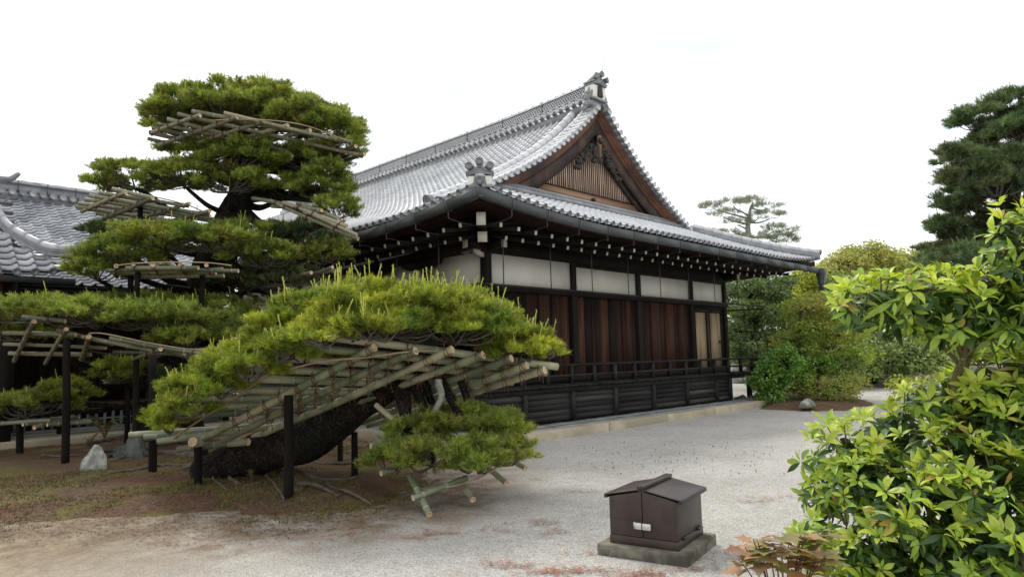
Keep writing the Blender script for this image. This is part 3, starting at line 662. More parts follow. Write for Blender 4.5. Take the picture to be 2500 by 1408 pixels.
for i in range(28):
    x = 9.12 + .494 * i
    if x < X1 - .8: rafter((x, 9.2, 4.055 + lf(min(x - X0, X1 - x))), 0, .16)
    x = 9.86 + .492 * i
    if x < X1 - 1.4: rafter((x, 9.8, 4.03 + .3 * lf(min(x - X0, X1 - x))), 0, .26)
for i in range(18):
    y = 9.72 + .494 * i; rafter((8.55, y, 4.055 + lf(y - Y0)), -math.pi / 2, .16)
    y = 10.46 + .492 * i; rafter((9.2, y, 4.03 + .3 * lf(y - Y0)), -math.pi / 2, .26)
dg = nrm([1, 1, 0])
for q, z, w, h, sl_ in ((np.array([8.72, 9.32]), 4.22, .17, .24, .1), (np.array([9.15, 9.75]), 3.98, .18, .2, .16)):
    p = np.array([*q, z]); m = MB(); m.beam(p, p + np.array([dg[0], dg[1], sl_]) * 2.2, w, h); r = m.build('hip_rafter', 'dark_wood', hall)
    MB().beam(p - np.array([dg[0], dg[1], sl_]) * .015, p - np.array([dg[0], dg[1], sl_]) * .001, w + .006, h + .006).build('end_cap', 'white_cap', r)
# gutter segments
def gutz(s): return 4.19 + (.27 * max(0., 1 - s / 4.2) ** 2)
gs = MB()
def gutter_seg(pa, pb, out):
    m = MB(); R = []
    for p in (pa, pb): R.append(np.array([p, p + out * .105, p + out * .135 + [0, 0, .17], p + out * .12 + [0, 0, .17], p + out * .095 + [0, 0, .02], p + out * .012 + [0, 0, .02], p + [0, 0, .15], p + [0, 0, .15] - out * .012]))
    m.loft(R); m.build('gutter', 'gutter', hall)
    m = MB(); p = pb; e = (pb - pa) / np.linalg.norm(pb - pa) * .02
    m.loft([np.array([q - out * .02 + [0, 0, -.012], q + out * .115 + [0, 0, -.012], q + out * .145 + [0, 0, .176], q - out * .02 + [0, 0, .15]]) for q in (p - e, p + e)]); m.build('gutter_clip', 'gutter', hall)
def strap(p, out, rz):
    a = p + out * .06; b = np.array([p[0], p[1], rz]) - out * .52
    pts = spline([a, a + [0, 0, -.14] - out * .0, a + [0, 0, (rz - a[2]) * .8 ] - out * .06, (b * .65 + np.array([a[0], a[1], rz]) * .35), b], 14)
    MB().tube(pts, .011, 5).build('gutter_strap', 'strap', hall)
xg = [8.1] + [9.0 + .988 * i for i in range(15)] + [24.12]
for i in range(len(xg) - 1):
    pa, pb = [np.array([x, 8.84, gutz(x - 8.1)]) for x in xg[i:i + 2]]; gutter_seg(pa, pb, np.array([0, -1., 0]))
    if i < len(xg) - 2: strap(pb, np.array([0, -1., 0]), 4.07 + lf(xg[i + 1] - X0))
yg = [8.73] + [9.62 + .988 * i for i in range(22)]
for i in range(len(yg) - 1):
    pa, pb = [np.array([8.23, y, gutz(y - 8.72)]) for y in yg[i:i + 2]]; gutter_seg(pa, pb, np.array([-1., 0, 0]))
    if i < 14: strap(pb, np.array([-1., 0, 0]), 4.07 + lf(yg[i + 1] - Y0))
m = MB(); m.loft([np.array([(24.06 + a, 8.74 + b, z) for a, b in ((-w, -w), (w, -w), (w, w), (-w, w))]) for z, w in ((4.36, .13), (4.2, .13), (3.75, .075), (3.4, .07))]); m.build('downpipe_head', 'gutter', hall)

# walls: posts, beams, panels, doors
PX = [10.6, 13.63, 16.56, 19.50, 21.70]; PYS = [11.2, 13.37, 15.4, 17.5, 19.6, 21.7, 23.8]
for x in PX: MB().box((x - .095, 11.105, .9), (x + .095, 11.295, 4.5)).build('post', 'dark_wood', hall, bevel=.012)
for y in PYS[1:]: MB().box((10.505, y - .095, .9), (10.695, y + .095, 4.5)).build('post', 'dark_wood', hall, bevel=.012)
for i in range(4):
    top = 3.97 if i == 0 else 3.885
    MB().box((PX[i] + .09, 11.17, 3.27), (PX[i + 1] - .09, 11.22, top)).build('wall_panel', 'plaster', hall)
for i in range(6): MB().box((10.57, PYS[i] + .09, 3.27), (10.62, PYS[i + 1] - .09, 4.02)).build('wall_panel', 'plaster', hall)
MB().box((10.45, 11.08, 3.12), (21.85, 11.3, 3.268)).build('lintel', 'dark_wood', hall)
MB().box((10.48, 11.31, 3.12), (10.66, 24, 3.268)).build('lintel', 'dark_wood', hall)
MB().box((10.4, 11.09, 3.972), (21.9, 11.28, 4.30)).build('wall_plate', 'dark_wood', hall)
MB().box((13.73, 11.10, 3.886), (21.6, 11.27, 3.971)).build('head_beam', 'dark_wood', hall)
MB().box((10.51, 11.285, 4.022), (10.67, 24, 4.30)).build('wall_plate', 'dark_wood', hall)
MB().box((10.45, 11.1, 4.301), (21.9, 11.4, 4.95)).box((10.5, 11.41, 4.301), (10.9, 24, 4.95)).build('frieze_wall', 'dark_wood', hall)
MB().box((10.42, 11.10, .955), (21.8, 11.29, 1.08)).build('door_sill', 'dark_wood', hall)
MB().box((10.5, 11.295, .955), (10.68, 24, 1.08)).build('door_sill', 'dark_wood', hall)
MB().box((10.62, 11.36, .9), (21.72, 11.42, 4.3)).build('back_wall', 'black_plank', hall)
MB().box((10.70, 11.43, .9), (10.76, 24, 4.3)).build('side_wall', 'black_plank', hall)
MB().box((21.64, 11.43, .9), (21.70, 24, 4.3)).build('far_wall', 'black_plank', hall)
U = lambda u: float(ony(u, 820, 11.2)[0])
doors = [(1190, 1260, 'k'), (1260, 1318, 'k'), (1318, 1345, 'd'), (1353, 1391, 'b'), (1409, 1427, 'b'), (1427, 1447, 'b'), (1447, 1467, 'b'), (1467, 1488, 'b'), (1488, 1506, 'k'), (1506, 1521, 'k'), (1521, 1543, 'd'), (1543, 1556, 'k'),
         (1561, 1576, 'k'), (1576, 1590, 'k'), (1590, 1611, 'd'), (1611, 1626, 'k'), (1626, 1646, 'b'), (1646, 1657, 'k'), (1657, 1686, 'd'), (1686, 1694, 'k')]
for i, (a, b, c) in enumerate(doors):
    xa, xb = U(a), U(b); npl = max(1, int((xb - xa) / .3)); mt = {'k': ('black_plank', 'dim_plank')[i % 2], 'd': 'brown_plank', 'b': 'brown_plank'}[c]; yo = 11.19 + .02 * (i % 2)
    for j in range(npl):
        w = (xb - xa) / npl; MB().box((xa + j * w + .004, yo, 1.081), (xa + (j + 1) * w - .004, yo + .04, 3.119)).build('door_plank', mt, hall)
MB().box((U(1346), 11.14, 1.081), (U(1352), 11.22, 3.119)).build('door_stile', 'dark_wood', hall)
for a, b in ((1697, 1729), (1732, 1764)):
    xa, xb = U(a), U(b); d_ = MB().box((xa, 11.2, 1.081), (xb, 11.235, 3.0)).build('sliding_door', 'tan_door', hall)
    for q0, q1, z0, z1 in ((xa, xa + .03, 1.082, 2.99), (xb - .12, xb, 1.082, 2.99), (xa + .031, xb - .121, 2.90, 2.99), (xa + .031, xb - .121, 1.082, 1.14)):
        MB().box((q0, 11.17, z0), (q1, 11.199, z1)).build('door_frame', 'rail_wood', d_)
MB().box((U(1694) , 11.16, 3.0), (21.6, 11.25, 3.118)).build('door_head', 'dark_wood', hall)
MB().tube([(21.32, 11.2, 1.95), (21.32, 11.17, 1.95)], .05, 10).build('door_pull', 'black_trim', hall)
for i in range(26):
    y = 11.45 + i * .45; MB().box((10.62, y + .004, 1.081), (10.66, y + .446, 3.119)).build('door_plank', ('black_plank', 'dim_plank', 'black_plank')[i % 3], hall)
# beam ends at the corners
for x, s in ((10.6, -1), (21.7, 1)):
    m = MB().box((min(x, x + s * .62), 11.12, 4.03), (max(x, x + s * .62), 11.27, 4.28)).build('beam_end', 'dark_wood', hall)
    xe = x + s * .62; MB().box((min(xe, xe + s * .012), 11.115, 4.025), (max(xe, xe + s * .012), 11.275, 4.285)).build('end_cap', 'white_cap', m)
    m = MB().box((x - .075, 10.6, 4.03), (x + .075, 11.08, 4.28)).build('beam_end', 'dark_wood', hall); MB().box((x - .08, 10.588, 4.025), (x + .08, 10.6, 4.285)).build('end_cap', 'white_cap', m)
    m = MB(); m.loft([np.array([(x + s * a, y, z) for a, z in ((.1, 3.86), (.26, 3.9), (.36, 3.97), (.40, 4.02), (.1, 4.02))]) for y in (11.14, 11.26)]); m.build('bracket', 'white_cap', hall)
for y in (13.37, 15.4): m = MB(); m.loft([np.array([(q, y + a, z) for a, z in ((-.75, 4.02), (-.7, 3.9), (-.4, 3.82), (.4, 3.82), (.7, 3.9), (.75, 4.02))]) for q in (10.38, 10.5)]); m.build('bracket_arm', 'dark_wood', hall)
# hanging rail and rods
MB().box((9.2, 9.88, 3.05), (22.1, 9.93, 3.09)).build('hanging_rail', 'rail_wood', hall)
MB().box((9.2, 9.931, 3.05), (9.25, 24, 3.09)).build('hanging_rail', 'rail_wood', hall)
MB().beam((22.05, 9.95, 3.0), (21.8, 11.1, 3.0), .04, .04).build('hanging_rail', 'rail_wood', hall)
for i in range(9): x = 9.87 + 1.475 * i; MB().tube([(x, 9.905, 3.07), (x, 9.905, 4.35)], .012, 6).build('hanging_rod', 'strap', hall)
for i in range(6): y = 11.2 + 1.5 * i; MB().tube([(9.225, y, 3.07), (9.225, y, 4.35)], .012, 6).build('hanging_rod', 'strap', hall)

# veranda
vr = MB().box((9.36, 10.0, .80), (23.0, 10.1, .915)).box((9.36, 10.101, .80), (9.46, 24, .915)).build('veranda', 'rail_wood', hall)
nb = 0; x = 9.33
while x < 23.0:
    MB().box((x + .003, 9.93 + .012 * (nb % 2), .916), (min(x + .26, 23.05) - .003, 11.095, .952)).build('floor_board', 'rail_wood', vr); x += .26; nb += 1
y = 11.1
while y < 20:
    MB().box((9.30 + .01 * (nb % 2), y + .003, .916), (10.5, y + .257, .952)).build('floor_board', 'rail_wood', vr); y += .26; nb += 1
rail = MB()
rail.tube([(9.2, 10.03, 1.395), (23.05, 10.03, 1.395)], .032, 8); rail.tube([(9.42, 9.85, 1.395), (9.42, 22, 1.395)], .032, 8)
rail = rail.build('handrail', 'rail_wood', vr)
MB().box((9.36, 10.005, 1.14), (23.0, 10.055, 1.185)).box((9.395, 10.056, 1.14), (9.445, 22, 1.185)).build('middle_rail', 'rail_wood', vr)
MB().box((9.36, 10.0, .953), (23.0, 10.06, .985)).box((9.39, 10.061, .953), (9.45, 22, .985)).build('bottom_rail', 'rail_wood', vr)
for i in range(17):
    x = 9.60 + .828 * i
    if x < 23.2: MB().box((x - .042, 9.985, .986), (x + .042, 10.075, 1.37)).build('baluster', 'rail_wood', vr)
for i in range(12): y = 10.6 + .83 * i; MB().box((9.375, y - .042, .986), (9.465, y + .042, 1.37)).build('baluster', 'rail_wood', vr)
QX = [9.40, 10.54, 12.12, 13.74, 15.42, 17.09, 18.77, 19.63]
for x in QX + [20.95, 22.4]: MB().box((x - .065, 10.0, .1), (x + .065, 10.13, .799)).build('plinth_post', 'rail_wood', vr)
for i in range(7):
    for j in range(5):
        z0 = .19 + j * .122; m = MB(); x0, x1 = QX[i] + .066, QX[i + 1] - .066
        m.loft([np.array([(x, 10.035 - .0, z0), (x, 10.075, z0), (x, 10.085, z0 + .125), (x, 10.055, z0 + .125)]) for x in (x0, x1)]); m.build('plinth_board', 'board_wood', vr)
for i in range(6):
    y = 10.2 + 1.6 * i; MB().box((9.37, y + 1.5, .1), (9.5, y + 1.63, .799)).build('plinth_post', 'rail_wood', vr)
    for j in range(5): z0 = .19 + j * .122; MB().box((9.41, y + .0, z0), (9.45, y + 1.49, z0 + .119)).build('plinth_board', 'board_wood', vr)
MB().box((9.5, 10.14, .1), (19.6, 10.2, .8)).build('plinth_back', 'black_plank', vr)
# things fixed near the corner
m = MB(); q = np.array([9.95, 10.95, 3.95]); m.tube([q, q + [-.32, -.05, -.12]], .045, 10); m.tube([q + [.02, .02, 0], q + [.3, .25, .18]], .015, 6)
tag(m.build('security_camera', 'gutter', None, True), 'small grey tube security camera under the eaves beside the corner post', 'camera')
# ------------------------------------------------------------------ the wing at the left
wing = thing('temple_wing', 'low dark timber wing with grey tiled roof behind the tall pine at left', 'temple wing', (5.5, 19.5, 0))
wp = tag(MB().box((-5, 17.3, -.05), (8.1, 18.85, .10)).build('wing_pavement', 'kerb_stone'), kind='structure')
for i in range(9): MB().box((-4.5 + 1.4 * i + .006, 17.26, -.04), (-4.5 + 1.4 * (i + 1) - .006, 17.9 - .06 * (i % 2), .125)).build('paving_slab', 'kerb_stone', wp, bevel=.01)
WE, WR = (17.9, 3.45), (24.0, 6.55)
def wing_pt(d, x): t = d / 6.1; return np.stack([x + 0 * d, WE[0] + d + 0 * x, WE[1] + 3.1 * (t * .82 + .18 * t ** 2) + 0 * x], -1)
wroof = sheet([wing_pt(np.full(8, d), np.linspace(-3., 7.9, 8)) + dn3 for d in np.linspace(0, 6.1, 12)], 'wing_roof', 'under_tile', wing)
D, S = np.meshgrid(np.arange(0, 6.0, .2), np.arange(-2.9, 7.8, .27), indexing='ij'); Pw, Rw = tile_frames(wing_pt, D.ravel(), S.ravel())
lay_tiles(wroof, Pw, Rw, pantile(.27, .27, .03, .05), 'tile_old', limit=180)
m = MB()
for w, z0, z1 in ((.26, -.15, .12), (.17, .12, .40), (.22, .40, .44)): m.box((-3, WR[0] - w, WR[1] + z0), (7.9, WR[0] + w, WR[1] + z1))
wr = m.build('wing_ridge', 'tile_trim', wing)
cp = round_tile(.085, .2).mesh('ridge_cap_tile', 'tile_old', True)
for i in range(28): ob('ridge_cap_tile', cp, wr, M4(basis((0, 1, .12)), (1.0 + .25 * i, WR[0] - .42, WR[1] + .1)))
for i in range(20): MB().tube([(-2 + .5 * i, WR[0], WR[1] + .47), (-2 + .5 * i + .48, WR[0], WR[1] + .47)], [.1, .09], 8).build('ridge_top_tile', 'tile_old', wr, True)
for i in range(8): MB().box((3.9 + .72 * i, WR[0] - .235, WR[1] + .1), (3.92 + .72 * i, WR[0] - .22, WR[1] + .5)).build('ridge_wire', 'strap', wr)
MB().box((-4, 18.0, 3.22), (7.9, 18.08, 3.36)).build('wing_fascia', 'dark_wood', wing)
for x in np.arange(-3.5, 8.2, 1.9):
    MB().box((x - .08, 19.42, .7), (x + .08, 19.58, 4.0)).build('wing_post', 'dark_wood', wing); MB().box((x - .07, 18.62, .1), (x + .07, 18.76, .74)).build('wing_post', 'dark_wood', wing)
for i in range(30): x = -3.5 + .38 * i; MB().box((x + .005, 19.5, .78), (x + .375, 19.54, 3.3)).build('wing_plank', ('black_plank', 'dim_plank')[i % 2], wing)
MB().box((-4, 19.55, .7), (7.9, 19.6, 4.2)).build('wing_wall', 'black_plank', wing)
for a, b in ((4.1, 5.9), (6.1, 7.8)): MB().box((a, 19.38, 2.85), (b, 19.48, 3.25)).build('wing_panel', 'plaster', wing)
MB().box((-4, 18.55, .70), (7.9, 19.49, .78)).build('wing_veranda', 'board_wood', wing)
MB().box((-4, 18.6, .86), (3.2, 18.66, .95)).box((-4, 18.6, 1.15), (3.2, 18.66, 1.2)).build('wing_rail', 'dark_wood', wing)
vent = MB().box((2.6, 18.83, .105), (7.8, 18.9, .20)).box((2.6, 18.83, .56), (7.8, 18.9, .62)).box((2.6, 18.85, .36), (7.8, 18.885, .40)).build('vent_rail', 'slate', wing)
for i in range(28): x = 2.7 + .18 * i; MB().box((x - .028, 18.82, .201), (x + .028, 18.89, .559)).build('vent_slat', 'slate', vent)
MB().box((-4, 18.95, .1), (7.9, 19.0, .7)).build('under_floor', 'black_plank', wing)
# porch roof at the far left
z54 = float(ony(0, 545, 17.7)[2]); cxp = float(ony(190, 660, 16.2)[0])
def porch_pt(d, x): return np.stack([x + 0 * d, 16.2 + d + 0 * x, 3.5 + (z54 - 3.5) * (d / 1.5) * (.85 + .1 * d) + .12 * np.clip(1 - (cxp - x) / 1.2, 0, 1) ** 2], -1)
pr = sheet([porch_pt(np.full(8, d), np.linspace(-.5, cxp - .95 * d, 8)) + dn3 for d in np.linspace(0, 1.6, 6)], 'porch_roof', 'under_tile', wing)
D, S = np.meshgrid(np.arange(0, 1.5, .2), np.arange(.2, cxp, .30), indexing='ij'); D, S = D.ravel(), S.ravel(); ok = S < cxp - .95 * D - .15
Pp, Rp = tile_frames(porch_pt, D[ok], S[ok]); lay_tiles(pr, Pp, Rp, pantile(.30, .27, .035, .055), 'tile_old', limit=120)
cp = round_tile(.075, .25).mesh('eave_cap_tile', 'tile_trim', True)
for x in np.arange(.3, cxp - .1, .30): ob('eave_cap_tile', cp, pr, M4(basis((0, 1, .3)), porch_pt(np.array(-.04), np.array(x)) + [0, 0, .02]))
MB().box((-.5, 16.24, 3.30), (cxp - .02, 16.36, 3.42)).build('porch_fascia', 'gutter', wing)
sheet([np.array([(-.5, 16.36, 3.34), (cxp - .05, 16.36, 3.34)]), np.array([(-.5, 18.0, 3.6), (cxp - 1.2, 18.0, 3.6)])], 'porch_soffit', 'dark_wood', wing)
hp = spline([ony(186, 612, 16.1), ony(120, 607, 16.5), ony(60, 580, 17.0), ony(15, 548, 17.5), ony(-30, 480, 18.2)], 20)
m = MB()
for w, o_ in ((.085, .0), (.095, -.04), (.085, -.08), (.095, -.12)): m.loft([np.array([p + [-w * .7, -w * .7, o_ - .017], p + [w * .7, w * .7, o_ - .017], p + [w * .7, w * .7, o_ + .017], p + [-w * .7, -w * .7, o_ + .017]]) for p in hp])
hpo = m.build('porch_hip_ridge', 'tile_trim', wing)
for i in range(0, 18, 3): MB().tube(hp[i:i + 4] + [0, 0, .05], [.075, .073, .071, .069], 10).build('hip_roll_tile', 'tile_old', hpo, True)
m = MB(); m.tube(spline([hp[0] + [.05, 0, -.28], hp[0] + [.02, -.06, -.1], hp[0] + [.02, -.02, .05], hp[0] + [.16, -.1, .12]], 9), [.07, .08, .09, .085, .085, .08, .08, .08, .08], 9); blobs(m, hp[0] + [.12, -.06, -.14], .09, .07, 8, 3); m.build('hip_end_ornament', 'tile_trim', hpo)
for i in range(6):
    a = ony(-20, 490 + 22 * i, 17.9); b = ony(30 + i, 500 + 22 * i, 17.9); MB().beam(a, b, .22, .06).build('verge_tile', 'tile_trim', pr)
m = MB(); q = ony(-5, 437, 20.5); m.tube(spline([q + [-.2, 0, -.1], q, q + [.25, 0, .04], q + [.42, 0, .22]], 9), np.linspace(.12, .05, 9), 8); m.build('finial', 'tile_trim', wing)
MB().box((-1, 17.5, .1), (2.72, 17.56, 3.6)).build('tan_wall', 'tan_wall', wing)
MB().box((2.70, 17.45, .1), (2.95, 17.62, 3.6)).build('wing_post', 'dark_wood', wing)
# ------------------------------------------------------------------ pines
def unit(n, r): v = r.normal(size=(n, 3)); return v / np.linalg.norm(v, axis=1)[:, None]
def needles(P, D, n, ln, w, tw, r, phi=(.35, 1.15)):
    N = len(P); Pn = np.repeat(P, n, 0); Dn = np.repeat(D, n, 0); rv = unit(N * n, r)
    pr_ = np.cross(Dn, rv); pr_ /= np.linalg.norm(pr_, axis=1)[:, None] + 1e-9
    f = r.uniform(*phi, (N * n, 1)); d = Dn * np.cos(f) + pr_ * np.sin(f); b = Pn + Dn * (r.uniform(-.5, .5, (N * n, 1)) * tw)
    sd_ = np.cross(d, unit(N * n, r)); sd_ /= np.linalg.norm(sd_, axis=1)[:, None] + 1e-9; l = ln * r.uniform(.7, 1.25, (N * n, 1))
    V = np.stack([b - sd_ * w / 2, b + sd_ * w / 2, b + d * l], 1).reshape(-1, 3)
    return V, np.arange(len(V)).reshape(-1, 3), np.repeat(np.clip(r.normal(.5, .3, N), 0, 1), n * 3)
def pad_tufts(c, a, b, e, dens, r, rc, flat=.1, fill=.5):
    area = 2.2 * math.pi * ((a * e) ** .8 + (a * b) ** .8 + (e * b) ** .8) / 3 * 1.2
    K = max(4, int(area * dens / 26)); u = unit(K * 3, r); u = u[u[:, 2] > -flat][:K]; rad = r.uniform(fill, 1., (len(u), 1)) ** .5
    fr = np.stack([LAT * a, FWD * e, UP * b], 1); C = c + (u * rad) @ fr.T; out = u @ np.stack([LAT / a, FWD / e, UP / b], 1).T; out /= np.linalg.norm(out, axis=1)[:, None]
    k = 26; o_ = unit(len(C) * k, r); o_[:, 2] = np.abs(o_[:, 2]) * .8 - .1; On = np.repeat(out, k, 0)
    P = np.repeat(C, k, 0) + (o_ + .35 * On) * rc * r.uniform(.35, 1.1, (len(o_), 1)) * np.array([1, 1, .7])
    D = o_ * .8 + On * .5 + UP * .45 + unit(len(o_), r) * .3; D /= np.linalg.norm(D, axis=1)[:, None]
    return C, P, D
def candles(P, D, ln, w, r):
    V = []; F = []; n0 = 0; N = len(P); l = ln * r.uniform(.45, 1.3, (N, 1)); tip = P + D * l
    s1 = np.cross(D, unit(N, r)); s1 /= np.linalg.norm(s1, axis=1)[:, None]; s2 = np.cross(D, s1)
    ring = [s1, s2, -s1, -s2]
    A = np.stack([P + q * w for q in ring] + [tip + q * w * .8 for q in ring] + [tip + D * w * 1.5], 1)
    f4 = np.array([(0, 1, 5, 4), (1, 2, 6, 5), (2, 3, 7, 6), (3, 0, 4, 7)]); f3 = np.array([(4, 5, 8), (5, 6, 8), (6, 7, 8), (7, 4, 8)])
    o_ = (np.arange(N) * 9)[:, None, None]; nn = 22
    b = np.repeat(P, nn, 0) + np.repeat(D * l, nn, 0) * r.uniform(.05, 1, (N * nn, 1)); d = unit(N * nn, r) + np.repeat(D, nn, 0) * .9; d /= np.linalg.norm(d, axis=1)[:, None]
    q = np.cross(d, unit(N * nn, r)); q /= np.linalg.norm(q, axis=1)[:, None]
    V2 = np.stack([b - q * w * .35, b + q * w * .5, b + d * w * 4.6], 1).reshape(-1, 3)
    return np.concatenate([A.reshape(-1, 3), V2]), [np.concatenate([(f3[None] + o_).reshape(-1, 3), np.arange(len(V2)).reshape(-1, 3) + N * 9]), (f4[None] + o_).reshape(-1, 4)]
def buds(P, D, ln, w, r):
    N = len(P); s1 = np.cross(D, unit(N, r)); s1 /= np.linalg.norm(s1, axis=1)[:, None]; s2 = np.cross(D, s1)
    A = np.stack([P, P + D * ln * .4 + s1 * w, P + D * ln * .4 - s1 * .5 * w + s2 * .87 * w, P + D * ln * .4 - s1 * .5 * w - s2 * .87 * w, P + D * ln], 1)
    f = np.array([(0, 2, 1), (0, 3, 2), (0, 1, 3), (1, 2, 4), (2, 3, 4), (3, 1, 4)]); return A.reshape(-1, 3), (f[None] + (np.arange(N) * 5)[:, None, None]).reshape(-1, 3)
def gnarl(P, amp, seed, f=2.5):
    w1, w2, w3 = Wob(seed, 5, f), Wob(seed + 1, 5, f), Wob(seed + 2, 5, f); o_ = np.stack([w1(P), w2(P), w3(P)], 1) * amp; o_[0] = 0; o_[-1] *= .3; return P + o_
def bark_tube(path, rad, n, name, mat, parent, seed, rough=.12, plates=0.):
    P = np.asarray(path); R_ = np.asarray(rad); k = len(P); T = np.gradient(P, axis=0); T /= np.linalg.norm(T, axis=1)[:, None]; th = np.arange(n) * 2 * np.pi / n
    u = nrm(np.cross(T[0], (.3, 1, .2))); w = Wob(seed, 8, 6.); w2, w3 = Wob(seed + 1, 5, 22.), Wob(seed + 2, 5, 34.); rings = []
    for i in range(k):
        u = nrm(u - T[i] * (u @ T[i])); v = np.cross(T[i], u); q = np.cos(th)[:, None] * u + np.sin(th)[:, None] * v; pp = P[i] + q * R_[i]
        rings.append(P[i] + q * (R_[i] * (1 + rough * w(pp) + (plates * (np.minimum(np.abs(w2(pp)), .5) + np.minimum(np.abs(w3(pp)), .4) - .4) if plates else 0)))[:, None])
    m = MB(); m.loft(rings); return m.build(name, mat, parent, True)
def pine(name, label, base, trunk, pads, mat, seed, ln, w, nn, dens, rc, cmat='candle', cnum=0., clen=.15, cw=.006, bud=0., limbr=.09, trunk_mat='bark', extra=None, group=None, flat=.1, nolimb=None):
    r = np.random.default_rng(seed); t = thing(name, label, 'pine tree', base, group)
    tp = spline([q[:3] for q in trunk], 90); tr = np.interp(np.linspace(0, len(trunk) - 1, 90), range(len(trunk)), [q[3] for q in trunk])
    bark_tube(gnarl(tp, .06, seed), tr, 36, 'trunk', trunk_mat, t, seed + 5, .14, .07)
    for i, pd in enumerate(pads):
        u, v, dep, ru, rv = pd[:5]; mt = pd[6] if len(pd) > 6 and pd[6] else mat; a = ru * dep / FP; b = rv * dep / FP; e = pd[5] if len(pd) > 5 and pd[5] else a * .75
        cn = pd[7] if len(pd) > 7 else cnum
        a *= 1.09; b *= 1.06; c = at(u, v, dep); C, P, D = pad_tufts(c, a, b, e, dens, r, rc, flat)
        V, F, tn = needles(P, D, nn, ln, w, ln * 1.2, r); ck = np.repeat(r.normal(0, .22, len(C)), 26 * nn * 3); nm_ = mk_mesh('needle_pad', V, F, mt)
        nm_.attributes.new('tone', 'FLOAT', 'POINT').data.foreach_set('value', np.clip(tn + ck, 0, 1).astype(np.float32)); crown = ob('needle_pad', nm_, t)
        # limb from the trunk to the underside of the pad, then twigs to the clumps
        hub = c + UP * (-b * .55); j = np.argmin(np.linalg.norm(tp - (hub - UP * .35), axis=1)); s = tp[j]; ds = np.linalg.norm(hub - s)
        if ds > .25 and not (nolimb and nolimb(u, v)):
            mid = (s + hub) / 2 + UP * (-.08 * ds) + unit(1, r)[0] * .1 * ds; pth = gnarl(spline([s, mid, hub], 14), .04, seed + i * 3, 4.)
            bark_tube(pth, np.linspace(min(tr[j] * .6, limbr * (1 + .25 * ds)), .03, 14), 8, 'branch', trunk_mat, t, seed + i, .15)
        m = MB()
        for q in C[::2]:
            st = hub + (q - hub) * r.uniform(0, .35) ; md = (st + q) / 2 + UP * (-.12 * np.linalg.norm(q - st)) + unit(1, r)[0] * .06
            m.tube(spline([st, md, q + UP * .02], 6), np.linspace(.016, .006, 6), 4, False)
        if m.n: tag(m.build('twigs', 'twig', crown), kind='stuff')
        if cn > 0:
            k = int(len(P) * cn); top = np.argsort(-(P[:, 2] + r.normal(size=len(P)) * b * .35))[:k * 2]; sel = r.choice(top, min(k, len(top)), False)
            dd = UP * .8 + unit(len(sel), r) * .33 + D[sel] * .5; dd /= np.linalg.norm(dd, axis=1)[:, None]
            V, F = candles(P[sel], dd, clen, cw, r); ob('new_shoots', mk_mesh('new_shoots', V, F, cmat), crown)['kind'] = 'stuff'
        if bud > 0:
            sel = r.choice(len(P), int(len(P) * bud), False); V, F = buds(P[sel] + D[sel] * ln * .5, D[sel], ln * .55, ln * .12, r); ob('buds', mk_mesh('buds', V, F, 'bud'), crown)['kind'] = 'stuff'
    if extra: extra(t, r)
    return t
def px3(*q): return [(*at(u, v, d), r) for u, v, d, r in q]

# tall tiered pine
tall_pads = [
 (585, 262, 14.6, 120, 38, 1.1), (470, 272, 14.3, 80, 40, .9), (690, 280, 14.4, 110, 46, 1.1), (800, 325, 14.0, 75, 40, .8), (560, 285, 13.9, 140, 34, .9), (640, 248, 15.0, 80, 26, .8), (420, 290, 13.8, 50, 30, .6), (740, 300, 13.7, 90, 34, .7), (410, 300, 14.0, 45, 30, .5), (655, 300, 15.2, 200, 42, 1.0), (845, 365, 14.0, 40, 30, .5), (490, 320, 15.4, 110, 35, .9),
 (500, 388, 14.4, 110, 30, .9), (640, 385, 14.2, 110, 32, .9), (760, 405, 14.2, 85, 40, .8), (800, 435, 14.0, 50, 34, .6), (580, 402, 13.8, 90, 22, .6),
 (330, 442, 14.2, 95, 32, .9), (455, 440, 14.0, 100, 30, .8), (560, 452, 13.8, 95, 34, .7), (780, 470, 14.0, 70, 34, .7), (825, 520, 13.7, 45, 36, .5), (700, 468, 14.4, 60, 30, .6), (262, 455, 14.2, 35, 24, .4),
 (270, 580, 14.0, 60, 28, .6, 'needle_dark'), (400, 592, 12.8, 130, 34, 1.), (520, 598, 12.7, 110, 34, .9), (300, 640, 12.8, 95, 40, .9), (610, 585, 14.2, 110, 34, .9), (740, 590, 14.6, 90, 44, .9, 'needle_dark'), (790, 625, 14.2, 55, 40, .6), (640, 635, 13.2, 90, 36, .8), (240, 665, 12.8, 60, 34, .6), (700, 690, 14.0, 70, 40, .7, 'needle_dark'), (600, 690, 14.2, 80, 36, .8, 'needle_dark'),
 (110, 772, 11.5, 115, 34, 1.2), (250, 778, 11.5, 120, 34, 1.2), (400, 785, 11.6, 120, 34, 1.), (500, 800, 11.9, 90, 34, .8), (570, 820, 12.2, 75, 30, .7), (330, 755, 13.0, 130, 26, .9), (520, 765, 13.4, 100, 30, .9), (60, 820, 12.2, 70, 26, .7), (30, 785, 11.8, 45, 28, .6), (460, 835, 11.6, 80, 22, .6),
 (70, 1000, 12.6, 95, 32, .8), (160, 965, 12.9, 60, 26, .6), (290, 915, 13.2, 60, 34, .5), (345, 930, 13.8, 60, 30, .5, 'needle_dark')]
tall_pads = [(*q, None, .016) if i < 12 else q for i, q in enumerate(tall_pads)]
tb = onz(430, 1068)
